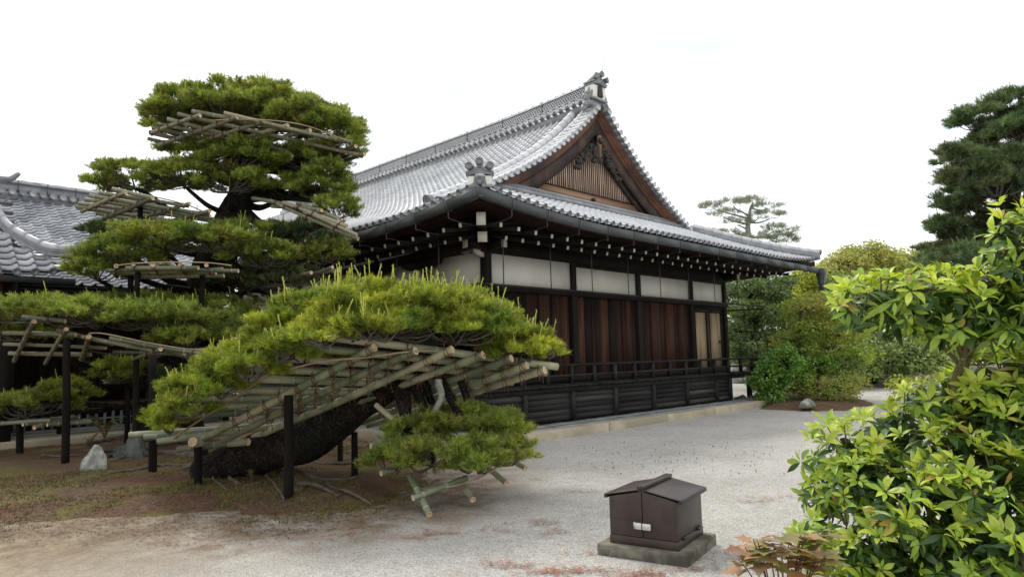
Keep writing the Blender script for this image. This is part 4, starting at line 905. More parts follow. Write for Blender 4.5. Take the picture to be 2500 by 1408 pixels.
tall = pine('pine_tree', 'tall tiered pine with thick trunk and flat trained pads on bamboo racks', (tb[0], tb[1], 0),
     px3((415, 1085, 15.2, .75), (420, 1000, 15.1, .56), (425, 900, 15, .48), (450, 820, 15, .44), (490, 725, 14.9, .42), (540, 610, 14.8, .38), (582, 510, 14.7, .30), (592, 420, 14.6, .2), (600, 340, 14.6, .13), (600, 270, 14.6, .06)),
     tall_pads, 'needle', 21, .085, .0125, 17, 310, .15, cnum=.008, clen=.2, cw=.007, bud=.05, limbr=.075)
# low leaning pine in front
low_pads = [
 (930, 755, 8.2, 150, 55, 1.0), (810, 775, 8.0, 120, 55, .8), (1060, 762, 8.4, 140, 52, .9), (1180, 802, 8.5, 100, 48, .8), (1285, 845, 8.5, 80, 36, .5), (705, 815, 8.0, 90, 48, .6), (625, 868, 8.2, 60, 40, .5), (960, 800, 7.7, 150, 40, .6), (1100, 815, 8.0, 130, 40, .6),
 (555, 925, 8.4, 60, 36, .45), (470, 972, 8.7, 55, 34, .45), (412, 1025, 9.0, 36, 36, .35), (850, 810, 7.6, 110, 34, .5), (740, 870, 7.7, 70, 24, .4), (1000, 770, 9.0, 230, 50, .8), (1220, 850, 9.0, 110, 34, .6), (1340, 862, 8.5, 34, 24, .3), (600, 905, 8.8, 110, 40, .6), (500, 960, 9.0, 90, 36, .5),
 (690, 862, 7.2, 62, 36, .3), (610, 912, 7.4, 60, 34, .3), (540, 955, 7.7, 52, 32, .3), (465, 1000, 8.05, 50, 32, .3), (415, 1045, 8.4, 34, 26, .25), (790, 828, 7.1, 72, 32, .35), (560, 900, 8.0, 60, 40, .4), (480, 945, 8.4, 55, 38, .4), (900, 815, 7.2, 90, 30, .35), (1260, 870, 8.2, 70, 22, .35),
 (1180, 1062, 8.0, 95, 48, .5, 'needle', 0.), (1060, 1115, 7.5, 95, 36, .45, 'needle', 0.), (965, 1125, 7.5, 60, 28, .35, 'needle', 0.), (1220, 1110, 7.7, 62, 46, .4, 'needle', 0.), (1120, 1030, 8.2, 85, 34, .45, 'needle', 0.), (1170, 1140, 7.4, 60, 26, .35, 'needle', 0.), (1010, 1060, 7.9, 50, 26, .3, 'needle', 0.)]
def low_extra(t, r):
    bark_tube(gnarl(spline([at(1070, 925, 8.1), at(1078, 960, 8.1), at(1065, 1000, 8.1), at(1072, 1040, 8.1), at(1120, 1080, 8.0)], 16), .03, 9, 6.), np.linspace(.045, .03, 16), 8, 'hanging_branch', 'lichen_bark', t, 3)
low = pine('pine_tree', 'low pine leaning to the right over a large slanting bamboo rack', (*onz(560, 1140)[:2], 0),
     px3((500, 1150, 9.4, .18), (560, 1128, 9.3, .24), (640, 1112, 9.3, .27), (740, 1080, 9.2, .26), (830, 1020, 9.0, .25), (900, 965, 8.9, .23), (985, 915, 8.6, .2), (1080, 870, 8.6, .13), (1150, 850, 8.6, .08)),
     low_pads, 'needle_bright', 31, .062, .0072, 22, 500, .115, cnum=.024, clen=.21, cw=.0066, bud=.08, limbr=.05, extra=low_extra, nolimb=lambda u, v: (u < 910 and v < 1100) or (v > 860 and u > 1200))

# roots of both pines
def roots(parent, lst, seed):
    for i, (pts, r0) in enumerate(lst):
        P = spline([np.array([*onz(u, v)[:2], 0]) for u, v in pts], 18); P[:, 2] = [hm(p[0], p[1]) for p in P]; P[:, 2] += r0 * .25; P = gnarl(P, .035, seed + i, 5.)
        bark_tube(P, np.linspace(r0, r0 * .25, 18), 7, 'root', 'root', parent, seed + i, .25)
roots(low, [(((560, 1140), (480, 1130), (400, 1120), (330, 1125), (270, 1140)), .09), (((560, 1145), (500, 1150), (430, 1160), (380, 1150)), .05), (((600, 1150), (560, 1180), (590, 1200), (640, 1195)), .04), (((660, 1150), (720, 1190), (780, 1215), (830, 1225)), .05),
            (((700, 1150), (760, 1180), (840, 1190), (880, 1180)), .04), (((540, 1150), (520, 1190), (560, 1215)), .03), (((480, 1150), (420, 1150), (330, 1165), (250, 1180)), .035), (((760, 1140), (830, 1150), (900, 1140), (930, 1130)), .035), (((640, 1160), (680, 1210), (690, 1240)), .03), (((800, 1200), (860, 1225), (900, 1235)), .03), (((840, 1120), (900, 1100), (960, 1110)), .03)], 60)
roots(tall, [(((420, 1085), (350, 1080), (280, 1085), (210, 1100)), .13), (((430, 1090), (380, 1100), (300, 1120), (240, 1135)), .09), (((450, 1090), (520, 1105), (560, 1120)), .1), (((400, 1090), (300, 1110), (190, 1125), (100, 1130)), .05)], 90)

# ---------------------------------------------------------------- bamboo racks
def bamboo_mesh(L_, r, seed, nseg=.32):
    rr = np.random.default_rng(seed); n = 12; m = MB(); th = np.arange(n) * 2 * np.pi / n
    bow = rr.normal() * .004 * L_; b2_ = rr.normal() * .004 * L_; ring = lambda q, z: np.stack([q * np.cos(th) + bow * math.sin(math.pi * z / L_), q * np.sin(th) + b2_ * math.sin(math.pi * z / L_), np.full(n, z)], 1)
    zs = [0.]; z = rr.uniform(.05, nseg)
    R_ = [ring(r, 0)]; mi = []
    while z < L_ - .04:
        R_ += [ring(r * .99, z - .012), ring(r * 1.07, z - .004), ring(r * .95, z + .001), ring(r * 1.05, z + .006), ring(r, z + .016)]; z += nseg * rr.uniform(.85, 1.15)
    R_.append(ring(r, L_)); m.loft(R_, 0, True, False)
    for g in range((len(R_) - 2) // 5):
        for s_ in (1, 3): m.m[(5 * g + s_) * n:(5 * g + s_ + 1) * n] = [2] * n
    for z, s in ((0, 1), (L_, -1)): m.loft([ring(r, z), ring(r * .8, z - s * .002), ring(r * .78, z + s * .02), ring(r * .05, z + s * .022)], 1, True, False)
    return m.mesh('bamboo_pole', ['bamboo', 'bamboo_cut', 'bamboo_node'], True)
def pole(a, b, r, parent, seed=0, shaded=False):
    a = np.asarray(a); b = np.asarray(b); L_ = np.linalg.norm(b - a); z = (b - a) / L_; x = nrm(np.cross(z, (.1, .2, 1))); R = np.stack([x, np.cross(z, x), z], 1)
    me = bamboo_mesh(L_, r, seed)
    if shaded: me.materials[0] = MATS['bamboo_shaded']
    return ob('bamboo_pole', me, parent, M4(R, a))
tie_m = MB()
for k in (-1, 1):
    th = np.linspace(0, 2 * np.pi, 13); tie_m.tube(np.stack([1.13 * np.cos(th) , .9 * k * np.cos(th * 1) * 0 + .55 * k * np.sin(th), 2.1 * np.sin(th) - .9], 1), .10, 5, False)
tie_me = tie_m.mesh('rope_tie', 'rope', True)
def post(u, vt, vb, r, parent, dep=None, zt=None, tilt=0., name='support_post'):
    g = onz(u, vb, .06); dep = (RR.T @ (g - EYE))[2]; top = at(u + tilt, vt, dep); g = np.array([g[0], g[1], -.08])
    m = MB(); m.tube(spline([g, (g + top) / 2 + [.008, .005, 0], top], 7), np.linspace(r * 1.05, r * .95, 7), 9); return m.build(name, 'post_wood', parent, True)

# big slanting rack
rack = thing('bamboo_rack', 'large slanting rack of thick green bamboo under the low leaning pine', 'bamboo rack', (*onz(704, 1215)[:2], 0))
U1, U7 = at(914, 848, 7.45), at(1328, 903, 8.35); L1, L7 = at(478, 1079, 8.95), at(905, 1035, 9.7)
upx = [(914, 848), (1015, 856), (1104, 852), (1180, 866), (1249, 874), (1287, 891), (1330, 903)]; udp = np.linspace(7.45, 8.35, 7); AP = []
for k in range(7):
    a = at(*upx[k], udp[k]); b = L1 + (L7 - L1) * (k / 6.); b = b + (b - a) * .02; AP.append((a, b)); pole(b, a, .047, rack, 100 + k)
BL = [(780, 846, 6.9), (688, 877, 7.15), (628, 912, 7.4), (572, 938, 7.7), (540, 957, 7.95), (492, 990, 8.15), (452, 1013, 8.35), (428, 1038, 8.5), (404, 1056, 8.6), (384, 1077, 8.75), (352, 1068, 9.1), (316, 1061, 9.35)]
ends = MB(); BP = []; up_n = nrm(np.cross(U7 - U1, L1 - U1)); up_n = up_n * np.sign(up_n @ (U1 - EYE))
for j, (u, v, d) in enumerate(BL):
    t = min(.02 + .088 * j, 1.0); a = AP[0][0] + (AP[0][1] - AP[0][0]) * t; b = AP[6][0] + (AP[6][1] - AP[6][0]) * t; dirv = nrm(b - a); off = up_n * .095
    en = b + off + dirv * (.25 + .1 * (j % 2)); st = at(u, v, d)
    if j < 9:
        ss = np.linspace(0, 1.6, 161); pp = (a + off)[None] - ss[:, None] * dirv; cc = (pp - EYE) @ RR; st = pp[np.argmin(np.abs(PC[0] + FP * cc[:, 0] / cc[:, 2] - u))]
    BP.append((st, en)); pole(st, en, .047 if j < 9 else .042, rack, 200 + j)
    if j < 9:
        for k in range(7):
            a_, b_ = AP[k]; p = a_ + (b_ - a_) * t; z_ = nrm(b_ - a_); s_ = nrm(np.cross(z_, up_n)); ob('rope_tie', tie_me, rack, M4(np.stack([s_, z_, -up_n], 1) * .052, p)); f_ = p - up_n * .056
            for q_ in (-1, 1): ends.tube(spline([f_ + s_ * .02 * q_, f_ + s_ * .05 * q_ - UP * .05 - up_n * .01, f_ + s_ * .03 * q_ - UP * (.075 + .012 * ((j * k) % 3))], 6), .0045, 4, False)
tag(ends.build('rope_ends', 'rope', rack), kind='stuff')
rack_lath = MB().tube(spline([at(425, 1070, 8.75), at(480, 1030, 8.55), at(560, 980, 8.2), at(640, 925, 7.75), at(710, 900, 7.5), at(800, 880, 7.4), at(900, 872, 7.5), at(1000, 858, 7.6), at(1100, 858, 7.9), at(1180, 868, 8.1), at(1240, 885, 8.3)], 40), .022, 6, flat=.5).build('bent_lath', 'bamboo_strip', rack, True)
pole(at(432, 1096, 8.9), at(740, 1066, 9.4), .042, rack, 300, True); pole(at(470, 1078, 8.6), at(500, 1086, 8.9), .06, rack, 301); pole(at(560, 1082, 9.1), at(606, 1078, 9.0), .05, rack, 302); pole(at(640, 1070, 9.3), at(668, 1064, 9.2), .045, rack, 303)
for u, vt, vb, r in ((704, 965, 1217, .055), (483, 1088, 1187, .05), (500, 1092, 1150, .05), (865, 1055, 1165, .045), (830, 1040, 1135, .042), (373, 1065, 1157, .045), (1000, 920, 1120, .05), (1046, 970, 1100, .045)): post(u, vt, vb, r, rack)
post(990, 915, 1100, .05, rack, tilt=-20)
# small rack under the drooping branch
rk2 = thing('bamboo_rack', 'small crossed bamboo prop under the drooping branch beside the gravel', 'bamboo rack', (*onz(1040, 1255)[:2], 0))
for i, (a, b, r) in enumerate((((1048, 1255, 7.0), (1000, 1160, 7.6), .034), ((1155, 1219, 7.4), (1120, 1170, 7.8), .034), ((1008, 1215, 7.15), (1140, 1165, 7.6), .032), ((1237, 1178, 7.8), (1190, 1140, 8.1), .034), ((1284, 1142, 8.2), (1230, 1110, 8.5), .034), ((930, 1155, 7.5), (1060, 1110, 8.0), .03), ((905, 1088, 7.8), (1010, 1072, 8.1), .035), ((918, 988, 8.3), (1000, 1060, 8.0), .034), ((985, 1065, 8.0), (1070, 1050, 8.2), .02))):
    pole(at(*a), at(*b), r, rk2, 320 + i)
MB().tube(spline([at(1030, 1195, 7.4), at(1110, 1185, 7.4), at(1180, 1160, 7.6), at(1240, 1120, 7.9)], 14), .016, 6, flat=.5).build('bent_lath', 'bamboo_strip', rk2, True)

# racks of the tall pine: pixel ends and distances, (u, v, d) - (u, v, d)
def rackset(label, base, poles, posts_=(), laths=(), r=.045, seed=400):
    t = thing('bamboo_rack', label, 'bamboo rack', base)
    for i, (a, b) in enumerate(poles): pole(at(*a), at(*b), r * (1 + .12 * math.sin(i * 2.3)), t, seed + i, True)
    for q in laths: MB().tube(spline([at(*p) for p in q], 20), .022, 6, flat=.5).build('bent_lath', 'bamboo_strip', t, True)
    for u0, v0, u1, v1, d, rr in posts_: MB().tube([at(u1, v1, d), at(u0, v0, d)], rr, 8).build('support_post', 'post_wood', t, True)
    m = MB()
    for i in range(len(poles)):
        for j in range(i + 1, len(poles)):
            a, b = np.array(poles[i][0][:2]), np.array(poles[i][1][:2]); c, d = np.array(poles[j][0][:2]), np.array(poles[j][1][:2]); den = (b - a)[0] * (d - c)[1] - (b - a)[1] * (d - c)[0]
            if abs(den) < 1500: continue
            s = ((c - a)[0] * (d - c)[1] - (c - a)[1] * (d - c)[0]) / den; w = ((c - a)[0] * (b - a)[1] - (c - a)[1] * (b - a)[0]) / den
            if 0 < s < 1 and 0 < w < 1:
                p = at(*poles[i][0]) * (1 - s) + at(*poles[i][1]) * s; ax = nrm(at(*poles[i][1]) - at(*poles[i][0])); th = np.linspace(0, 2 * np.pi, 9); y = nrm(np.cross(ax, UP)); z = np.cross(y, ax)
                m.tube(p + (np.cos(th)[:, None] * y + np.sin(th)[:, None] * z) * r * 1.25, .012, 4, False)
    if m.n: tag(m.build('rope_ties', 'rope', t), kind='stuff')
    return t
Z = lambda x, y, d: (x / 2.56, 150 + y / 2.56, d)
rackset('topmost bamboo rack under the crown of the tall pine', at(600, 350, 14.3),
 [(Z(940, 450, 13.3), Z(1250, 337, 12.8)), (Z(1000, 522, 13.6), Z(1482, 347, 12.9)), (Z(1190, 525, 13.8), Z(1650, 375, 13.0)), (Z(1330, 540, 14.2), Z(1800, 400, 13.1)), (Z(1500, 550, 14.4), Z(1940, 430, 13.2)), (Z(1700, 560, 14.4), Z(2070, 455, 13.3)), (Z(1850, 590, 14.5), Z(2175, 490, 13.4)), (Z(2000, 610, 14.5), Z(2225, 530, 13.5)), (Z(2080, 650, 14.5), Z(2280, 580, 13.7)),
  (Z(1200, 312, 12.9), Z(2200, 505, 13.4)), (Z(1400, 322, 12.9), Z(2060, 480, 13.3)), (Z(1110, 330, 13.1), Z(2270, 590, 13.8)), (Z(1045, 360, 13.2), Z(2160, 655, 14.2)), (Z(980, 388, 13.3), Z(1990, 620, 14.3)), (Z(950, 415, 13.4), Z(1800, 600, 14.4)), (Z(940, 447, 13.5), Z(1560, 580, 14.4)), (Z(922, 482, 13.7), Z(1250, 560, 14.3))],
 laths=[(Z(1300, 370, 13.0), Z(1600, 365, 12.9), Z(1900, 400, 13.0), Z(2200, 510, 13.4))], r=.04, seed=400)
rackset('left bamboo rack of the third tier, above the wing roof', at(340, 560, 13.8),
 [(Z(510, 940, 13.2), Z(785, 820, 12.7)), (Z(645, 982, 13.5), Z(955, 855, 12.8)), (Z(770, 1020, 13.7), Z(1185, 887, 13.0)), (Z(930, 1036, 14.0), Z(1312, 935, 13.2)), (Z(700, 797, 12.7), Z(965, 855, 12.9)), (Z(620, 820, 12.8), Z(1180, 905, 13.1)), (Z(560, 838, 12.9), Z(1310, 960, 13.4)), (Z(530, 862, 13.0), Z(1340, 985, 13.6)), (Z(490, 888, 13.1), Z(1340, 1000, 13.8)), (Z(478, 908, 13.2), Z(1200, 1015, 13.9)), (Z(600, 950, 13.5), Z(1060, 1030, 14.0))],
 [(343, 500, 340, 600, 13.2, .05)], [(Z(720, 800, 12.7), Z(940, 840, 12.9), Z(1180, 900, 13.1), Z(1320, 965, 13.4))], r=.038, seed=430)
rackset('steep bamboo rack of the third tier slanting down before the hall eave', at(780, 560, 13.6),
 [(Z(1690, 870, 13.4), Z(2240, 1110, 12.9)), (Z(1770, 882, 13.3), Z(2170, 1030, 12.9)), (Z(1840, 903, 13.2), Z(2232, 1085, 12.8)), (Z(1860, 885, 13.4), Z(2115, 982, 13.0)), (Z(1700, 905, 13.6), Z(1990, 925, 13.1)), (Z(1720, 880, 13.6), Z(2205, 1095, 13.1)), (Z(1580, 855, 13.8), Z(1965, 935, 13.2)), (Z(1900, 985, 13.4), Z(2010, 930, 13.0)), (Z(2080, 1060, 13.2), Z(2160, 985, 12.9))], r=.038, seed=450)
rackset('left flat bamboo rack of the fourth tier with a bent rim', at(330, 740, 12.6),
 [(Z(665, 1306, 12.2), Z(1490, 1309, 12.0)), (Z(790, 1290, 12.0), Z(1240, 1289, 11.9)), (Z(712, 1330, 12.5), Z(1392, 1297, 12.1)), (Z(690, 1318, 12.4), Z(1350, 1320, 12.3)), (Z(730, 1345, 13.2), Z(727, 1278, 11.9)), (Z(880, 1345, 13.2), Z(833, 1268, 11.9)), (Z(1010, 1340, 13.2), Z(957, 1270, 11.9)), (Z(1180, 1340, 13.2), Z(1125, 1270, 11.9)), (Z(1330, 1340, 13.2), Z(1290, 1272, 11.9)), (Z(760, 1350, 13.0), Z(1400, 1340, 12.9))],
 [(337, 660, 330, 770, 12.2, .05), (320, 665, 316, 770, 12.5, .05), (495, 665, 490, 770, 12.5, .05)], [(Z(725, 1275, 11.9), Z(880, 1260, 11.8), Z(1100, 1254, 11.8), Z(1300, 1258, 11.8), Z(1445, 1275, 12.0))], r=.036, seed=470)
rackset('right bamboo rack of the fourth tier near the hall wall', at(700, 760, 14.0),
 [((640, 720, 14.4), (812, 652, 13.2)), ((600, 700, 14.2), (800, 690, 13.6)), ((580, 735, 14.2), (665, 748, 13.2)), ((600, 715, 14.4), (700, 760, 13.2)), ((650, 690, 14.5), (760, 665, 13.3)), ((560, 745, 14.3), (690, 735, 13.5)), ((670, 680, 14.2), (830, 660, 13.6))], [(568, 690, 566, 770, 13.6, .045), (625, 720, 625, 800, 13.8, .045)], r=.036, seed=490)
Y = lambda x, y, d: (x / 2.1667, 600 + y / 2.1667, d)
rk5 = rackset('wide low bamboo rack of the fifth tier on tall black posts', (*onz(160, 1130)[:2], 0),
 [(Y(120, 377, 11.2), Y(345, 397, 11.1)), (Y(20, 460, 11.5), Y(400, 470, 11.3)), (Y(20, 520, 11.8), Y(560, 540, 11.6)), (Y(50, 568, 12.1), Y(480, 575, 12.0)), (Y(180, 400, 11.0), Y(75, 610, 12.2)), (Y(350, 440, 10.9), Y(240, 622, 12.2)), (Y(470, 480, 10.9), Y(430, 600, 12.2)), (Y(435, 480, 11.0), Y(803, 552, 11.0)), (Y(580, 486, 10.8), Y(1165, 586, 11.2)), (Y(700, 512, 10.9), Y(1032, 592, 11.3)), (Y(850, 547, 10.9), Y(700, 600, 11.9)), (Y(975, 567, 11.1), Y(1150, 538, 11.9)), (Y(300, 445, 11.3), Y(600, 520, 11.6)), (Y(600, 560, 11.8), Y(1040, 580, 11.9))],
 laths=[(Y(475, 462, 10.9), Y(560, 465, 10.8), Y(800, 515, 10.9), Y(1000, 545, 11.1), Y(1160, 542, 11.3))], r=.036, seed=510)
for u, vt, vb, r, tl in ((160, 825, 1134, .058, 3), (310, 850, 1085, .05, 2), (328, 855, 1112, .05, 5), (373, 865, 1157, .055, 0)): post(u, vt, vb, r, rk5, tilt=tl)
rk6 = rackset('short bamboo rack near the ground under the lowest pads at far left', (*onz(48, 1110)[:2], 0),
 [(Y(0, 940, 12.2), Y(260, 922, 12.3)), (Y(180, 960, 12.1), Y(390, 900, 12.9)), (Y(120, 945, 12.0), Y(330, 925, 12.6)), (Y(250, 945, 12.2), Y(480, 930, 12.8)), (Y(60, 930, 12.6), Y(420, 905, 13.0))], r=.036, seed=540)
post(48, 1030, 1110, .06, rk6)
# ------------------------------------------------------------------ other trees and shrubs
def leaves(P, N_, s, r, asp=.55, fold=.25):
    n = len(P); a = np.cross(N_, unit(n, r)); a /= np.linalg.norm(a, axis=1)[:, None] + 1e-9; b = np.cross(N_, a); l = s * r.uniform(.6, 1.3, (n, 1))
    V = np.stack([P - a * l * .5, P + b * l * asp * .5 - N_ * l * fold * .3, P + a * l * .5, P - b * l * asp * .5 - N_ * l * fold * .3], 1); return V.reshape(-1, 3), np.arange(4 * n).reshape(-1, 4)
def leafy(name, label, cat, base, stems, clumps, mat, size, dens, seed, flat=0., asp=.6, upn=.6, group=None, bark='bark', rc=.3, sub=True):
    r = np.random.default_rng(seed); t = thing(name, label, cat, base, group); hubs = []
    for i, q in enumerate(stems):
        P = gnarl(spline([np.array(p[:3]) for p in q], 12), .04, seed + i, 3.); bark_tube(P, np.interp(np.linspace(0, 1, 12), np.linspace(0, 1, len(q)), [p[3] for p in q]), 8, 'trunk', bark, t, seed + i); hubs.append(P)
    allp = np.concatenate(hubs) if hubs else np.array([base], float)
    Vs = []; tw = MB(); mats_ = {}
    for cl in clumps:
        u, v, dep, ru, rv = cl[:5]; a, b = ru * dep / FP, rv * dep / FP; e = cl[5] if len(cl) > 5 and cl[5] else a * .8; mt = cl[6] if len(cl) > 6 else mat
        c = at(u, v, dep); fr = np.stack([LAT * a, FWD * e, UP * b], 1); area = 4 * math.pi * (((a * b) ** 1.6 + (a * e) ** 1.6 + (b * e) ** 1.6) / 3) ** .625
        K = max(5, int(area / (rc * rc) * .8)); uu = unit(K, r); C = c + (uu * r.uniform(.45, 1, (K, 1)) ** .5) @ fr.T; k = max(6, int(area * dens / K))
        o_ = unit(K * k, r) * r.uniform(.2, 1, (K * k, 1)) ** .5; o_[:, 2] *= (1 - flat); P = np.repeat(C, k, 0) + o_ * rc
        Nn = UP * upn + unit(K * k, r) * .75 + np.repeat(uu, k, 0) * .35; Nn /= np.linalg.norm(Nn, axis=1)[:, None]
        mats_.setdefault(mt, []).append(leaves(P, Nn, size, r, asp)[0])
        j = np.argmin(np.linalg.norm(allp - (c - UP * b * .4), axis=1)); s = allp[j]
        tw.tube(gnarl(spline([s, (s + c) / 2 - UP * .1 * b, c], 8), .05, seed + 7, 3.), np.linspace(.05, .02, 8) * (dep / 20) ** .5, 5, False)
        for q in C[::3]: tw.tube([c, (c + q) / 2 + unit(1, r)[0] * .05 * a, q], [.018, .013, .006], 4, False)
    for i, (mt, L_) in enumerate(mats_.items()):
        V = np.concatenate(L_); cr_ = ob('crown', mk_mesh('crown', V, np.arange(len(V)).reshape(-1, 4), mt), t)
    tag(tw.build('twigs', bark, t), kind='stuff')
    return t
def stem(*q): return px3(*q)
leafy('round_shrub', 'rounded bright green shrub at the far end of the veranda', 'shrub', (*onz(1905, 985)[:2], .1), [stem((1905, 985, 20.6, .06), (1905, 940, 20.6, .05), (1910, 900, 20.6, .02))],
      [(1905, 895, 20.5, 55, 40, .7), (1880, 925, 20.3, 50, 36, .6), (1935, 915, 20.6, 50, 45, .6), (1885, 962, 20.1, 42, 28, .5), (1915, 860, 20.6, 30, 20, .4)], 'shrub_leaf', .085, 520, 201, rc=.16)
leafy('maple_tree', 'grey-stemmed maple with orange-tinged leaves beyond the veranda', 'tree', (*onz(1965, 978)[:2], .1), [stem((1960, 985, 22, .13), (1962, 900, 22, .10), (1950, 820, 22, .07), (1960, 740, 22, .03)), stem((1970, 985, 22, .1), (2000, 900, 22, .08), (2040, 830, 21.8, .05), (2060, 780, 21.8, .02)), stem((1965, 960, 22, .08), (2020, 900, 21.5, .06), (2090, 870, 21.5, .03))],
      [(1960, 755, 22, 60, 24, .9), (2010, 735, 22.2, 60, 22, .9), (2050, 770, 22, 50, 20, .8), (1985, 800, 21.6, 60, 20, .8), (2060, 815, 21.6, 60, 20, .7), (1940, 830, 22.4, 50, 22, .7), (2015, 850, 21.4, 60, 20, .7), (2090, 865, 21.6, 50, 20, .7), (1975, 890, 21.2, 60, 26, .8, 'shrub_leaf'), (2040, 895, 21.4, 60, 24, .7, 'fir_leaf')], 'maple_leaf', .09, 330, 202, .5, rc=.3, bark='twig')
leafy('low_bush', 'low yellow-green bush at the foot of the maple on the planting mound', 'bush', (*onz(2020, 975)[:2], .1), [stem((2020, 985, 20, .04), (2020, 950, 20, .02))], [(1990, 945, 20.2, 45, 26, .5), (2045, 950, 19.8, 50, 24, .5), (2080, 935, 20.2, 40, 22, .5)], 'maple_leaf', .075, 420, 203, rc=.18)
leafy('conifer_tree', 'dark layered conifer seen through the gap under the far eave', 'tree', (*onz(1840, 935)[:2], .1), [stem((1840, 940, 30, .28), (1840, 820, 30, .24), (1835, 740, 30, .2), (1830, 660, 30, .1))],
      [(1800, 705, 30, 55, 20, 1.2), (1880, 715, 30.4, 60, 20, 1.2), (1815, 755, 29, 50, 18, 1.), (1880, 770, 29.5, 60, 20, 1.2), (1800, 810, 29.4, 45, 18, 1.), (1850, 838, 28.6, 70, 22, 1.2), (1795, 860, 29, 40, 24, .9), (1880, 690, 31, 70, 20, 1.), (1900, 830, 29.4, 50, 26, 1.)], 'fir_leaf', .15, 190, 204, .45, rc=.42)
leafy('garden_tree', 'dense dark green tree filling the view under the far eave behind the conifer', 'tree', (*onz(1840, 915)[:2], .1), [stem((1840, 915, 40, .3), (1840, 800, 40, .2), (1850, 700, 40, .1))],
      [(1790, 720, 40, 60, 40, 2.), (1870, 725, 41, 70, 40, 2.), (1930, 760, 41, 70, 50, 2.), (1800, 800, 40, 60, 50, 2.), (1870, 820, 40, 80, 50, 2.), (1940, 850, 40, 80, 50, 2.), (1820, 870, 39, 80, 40, 2.), (2020, 800, 42, 80, 60, 2.), (2030, 890, 40, 80, 50, 2.), (2120, 900, 40, 80, 50, 2.)], 'fir_leaf', .2, 90, 209, .2, rc=.6)
leafy('maple_tree', 'bright yellow-green maple just right of the far eave corner', 'tree', (*onz(1960, 930)[:2], .1), [stem((1965, 935, 34, .2), (1960, 800, 34, .14), (1960, 690, 34, .05))],
      [(1945, 690, 34, 50, 18, 1.2), (1975, 668, 34, 36, 14, 1.), (2010, 700, 34, 50, 20, 1.2), (1930, 725, 33, 40, 16, 1.), (1990, 735, 33.5, 60, 22, 1.2), (1930, 770, 34, 60, 24, 1.2, 'fir_leaf')], 'yellow_leaf', .15, 170, 205, .4, rc=.45)
leafy('garden_tree', 'broad dull green tree behind the maple and above the gravel opening', 'tree', (*onz(2130, 925)[:2], .1), [stem((2130, 935, 30, .25), (2130, 860, 30, .2), (2140, 760, 30, .08))],
      [(2090, 740, 31, 70, 40, 1.6), (2170, 730, 31, 70, 44, 1.6), (2120, 800, 30, 80, 40, 1.6), (2210, 800, 30, 70, 50, 1.6), (2110, 870, 28.5, 70, 40, 1.4), (2190, 880, 28, 80, 40, 1.4), (2060, 700, 32, 50, 30, 1.2), (2250, 740, 31, 70, 40, 1.5), (2030, 770, 32, 60, 40, 1.4), (2040, 850, 31, 60, 40, 1.4), (2270, 870, 27, 80, 50, 1.4), (2080, 905, 27, 40, 22, .9)], 'deep_leaf', .16, 130, 206, .2, rc=.5)
leafy('low_bush', 'yellow-green bush beyond the gravel behind the large-leaved shrub', 'bush', (*onz(2230, 990)[:2], .0), [stem((2230, 990, 18, .04), (2230, 950, 18, .02))], [(2215, 945, 18, 45, 22, .5), (2270, 955, 17.5, 55, 24, .6), (2320, 970, 17, 50, 26, .6)], 'yellow_leaf', .085, 330, 207, rc=.2)
# far wood: single trees
fw_ = [('rounded golden-green tree highest in the distant wood', (2120, 650, 62, 85, 62), 'wood_leaf'), ('reddish-tinted tree at the left of the distant wood', (2060, 672, 60, 62, 60), 'wood_leaf'), ('pale green tree at the right of the distant wood near the big pine', (2235, 660, 64, 85, 60), 'wood_leaf'),
       ('distant tree low behind the far eave corner', (2010, 700, 58, 36, 55), 'deep_leaf'), ('dull green distant tree behind the big right pine', (2330, 690, 60, 80, 60), 'deep_leaf'), ('distant tree half hidden by the large-leaved shrub at right', (2430, 720, 58, 80, 70), 'wood_leaf')]
for i, (lab, (u, v, d, ru, rv), mt) in enumerate(fw_):
    g = onz(u, 905); g = at(u, 880, d)
    leafy('distant_tree', lab, 'tree', (g[0], g[1], 0), [[(g[0], g[1], -.2, .35), (*at(u, v + 60, d), .25), (*at(u, v, d), .1)]], [(u + a * ru, v + b * rv, d + c, ru * k * 1.25, rv * k, None) for a, b, c, k in ((0, 0, 0, .62), (-.5, .15, -1, .5), (.5, .1, 0, .5), (-.1, -.45, 1, .45), (.35, -.35, 0, .4), (-.4, -.25, 0, .42), (0, .8, -1, .6), (.5, .7, -1, .5), (-.5, .75, -1, .5), (0, 1.7, -1, .7), (.5, 1.9, -1, .6), (-.5, 1.9, -1, .6))], mt, .30, 60, 220 + i, rc=.7, group='trees of the distant wood')
# large pine at the right and the far pine over the roof
bigp = []
for u, v, ru, rv in ((2470, 260, 60, 30), (2400, 290, 75, 26), (2360, 305, 40, 18), (2470, 330, 60, 26), (2370, 390, 75, 26), (2450, 400, 80, 34), (2320, 385, 40, 18), (2390, 440, 80, 26), (2470, 470, 70, 34), (2340, 480, 65, 24), (2310, 520, 50, 22), (2410, 520, 80, 32), (2330, 570, 70, 26), (2290, 610, 48, 22), (2400, 590, 90, 34), (2480, 560, 60, 40), (2350, 640, 80, 24), (2450, 650, 80, 40), (2280, 560, 26, 16), (2490, 400, 50, 40), (2540, 300, 60, 40), (2430, 350, 60, 30), (2350, 440, 50, 24), (2440, 600, 70, 40), (2350, 600, 60, 30), (2300, 640, 50, 18), (2420, 460, 60, 40)):
    bigp.append((u + 18, v, 16.5 + .8 * math.sin(u * .7 + v), ru * 1.1, rv * 1.35, None))
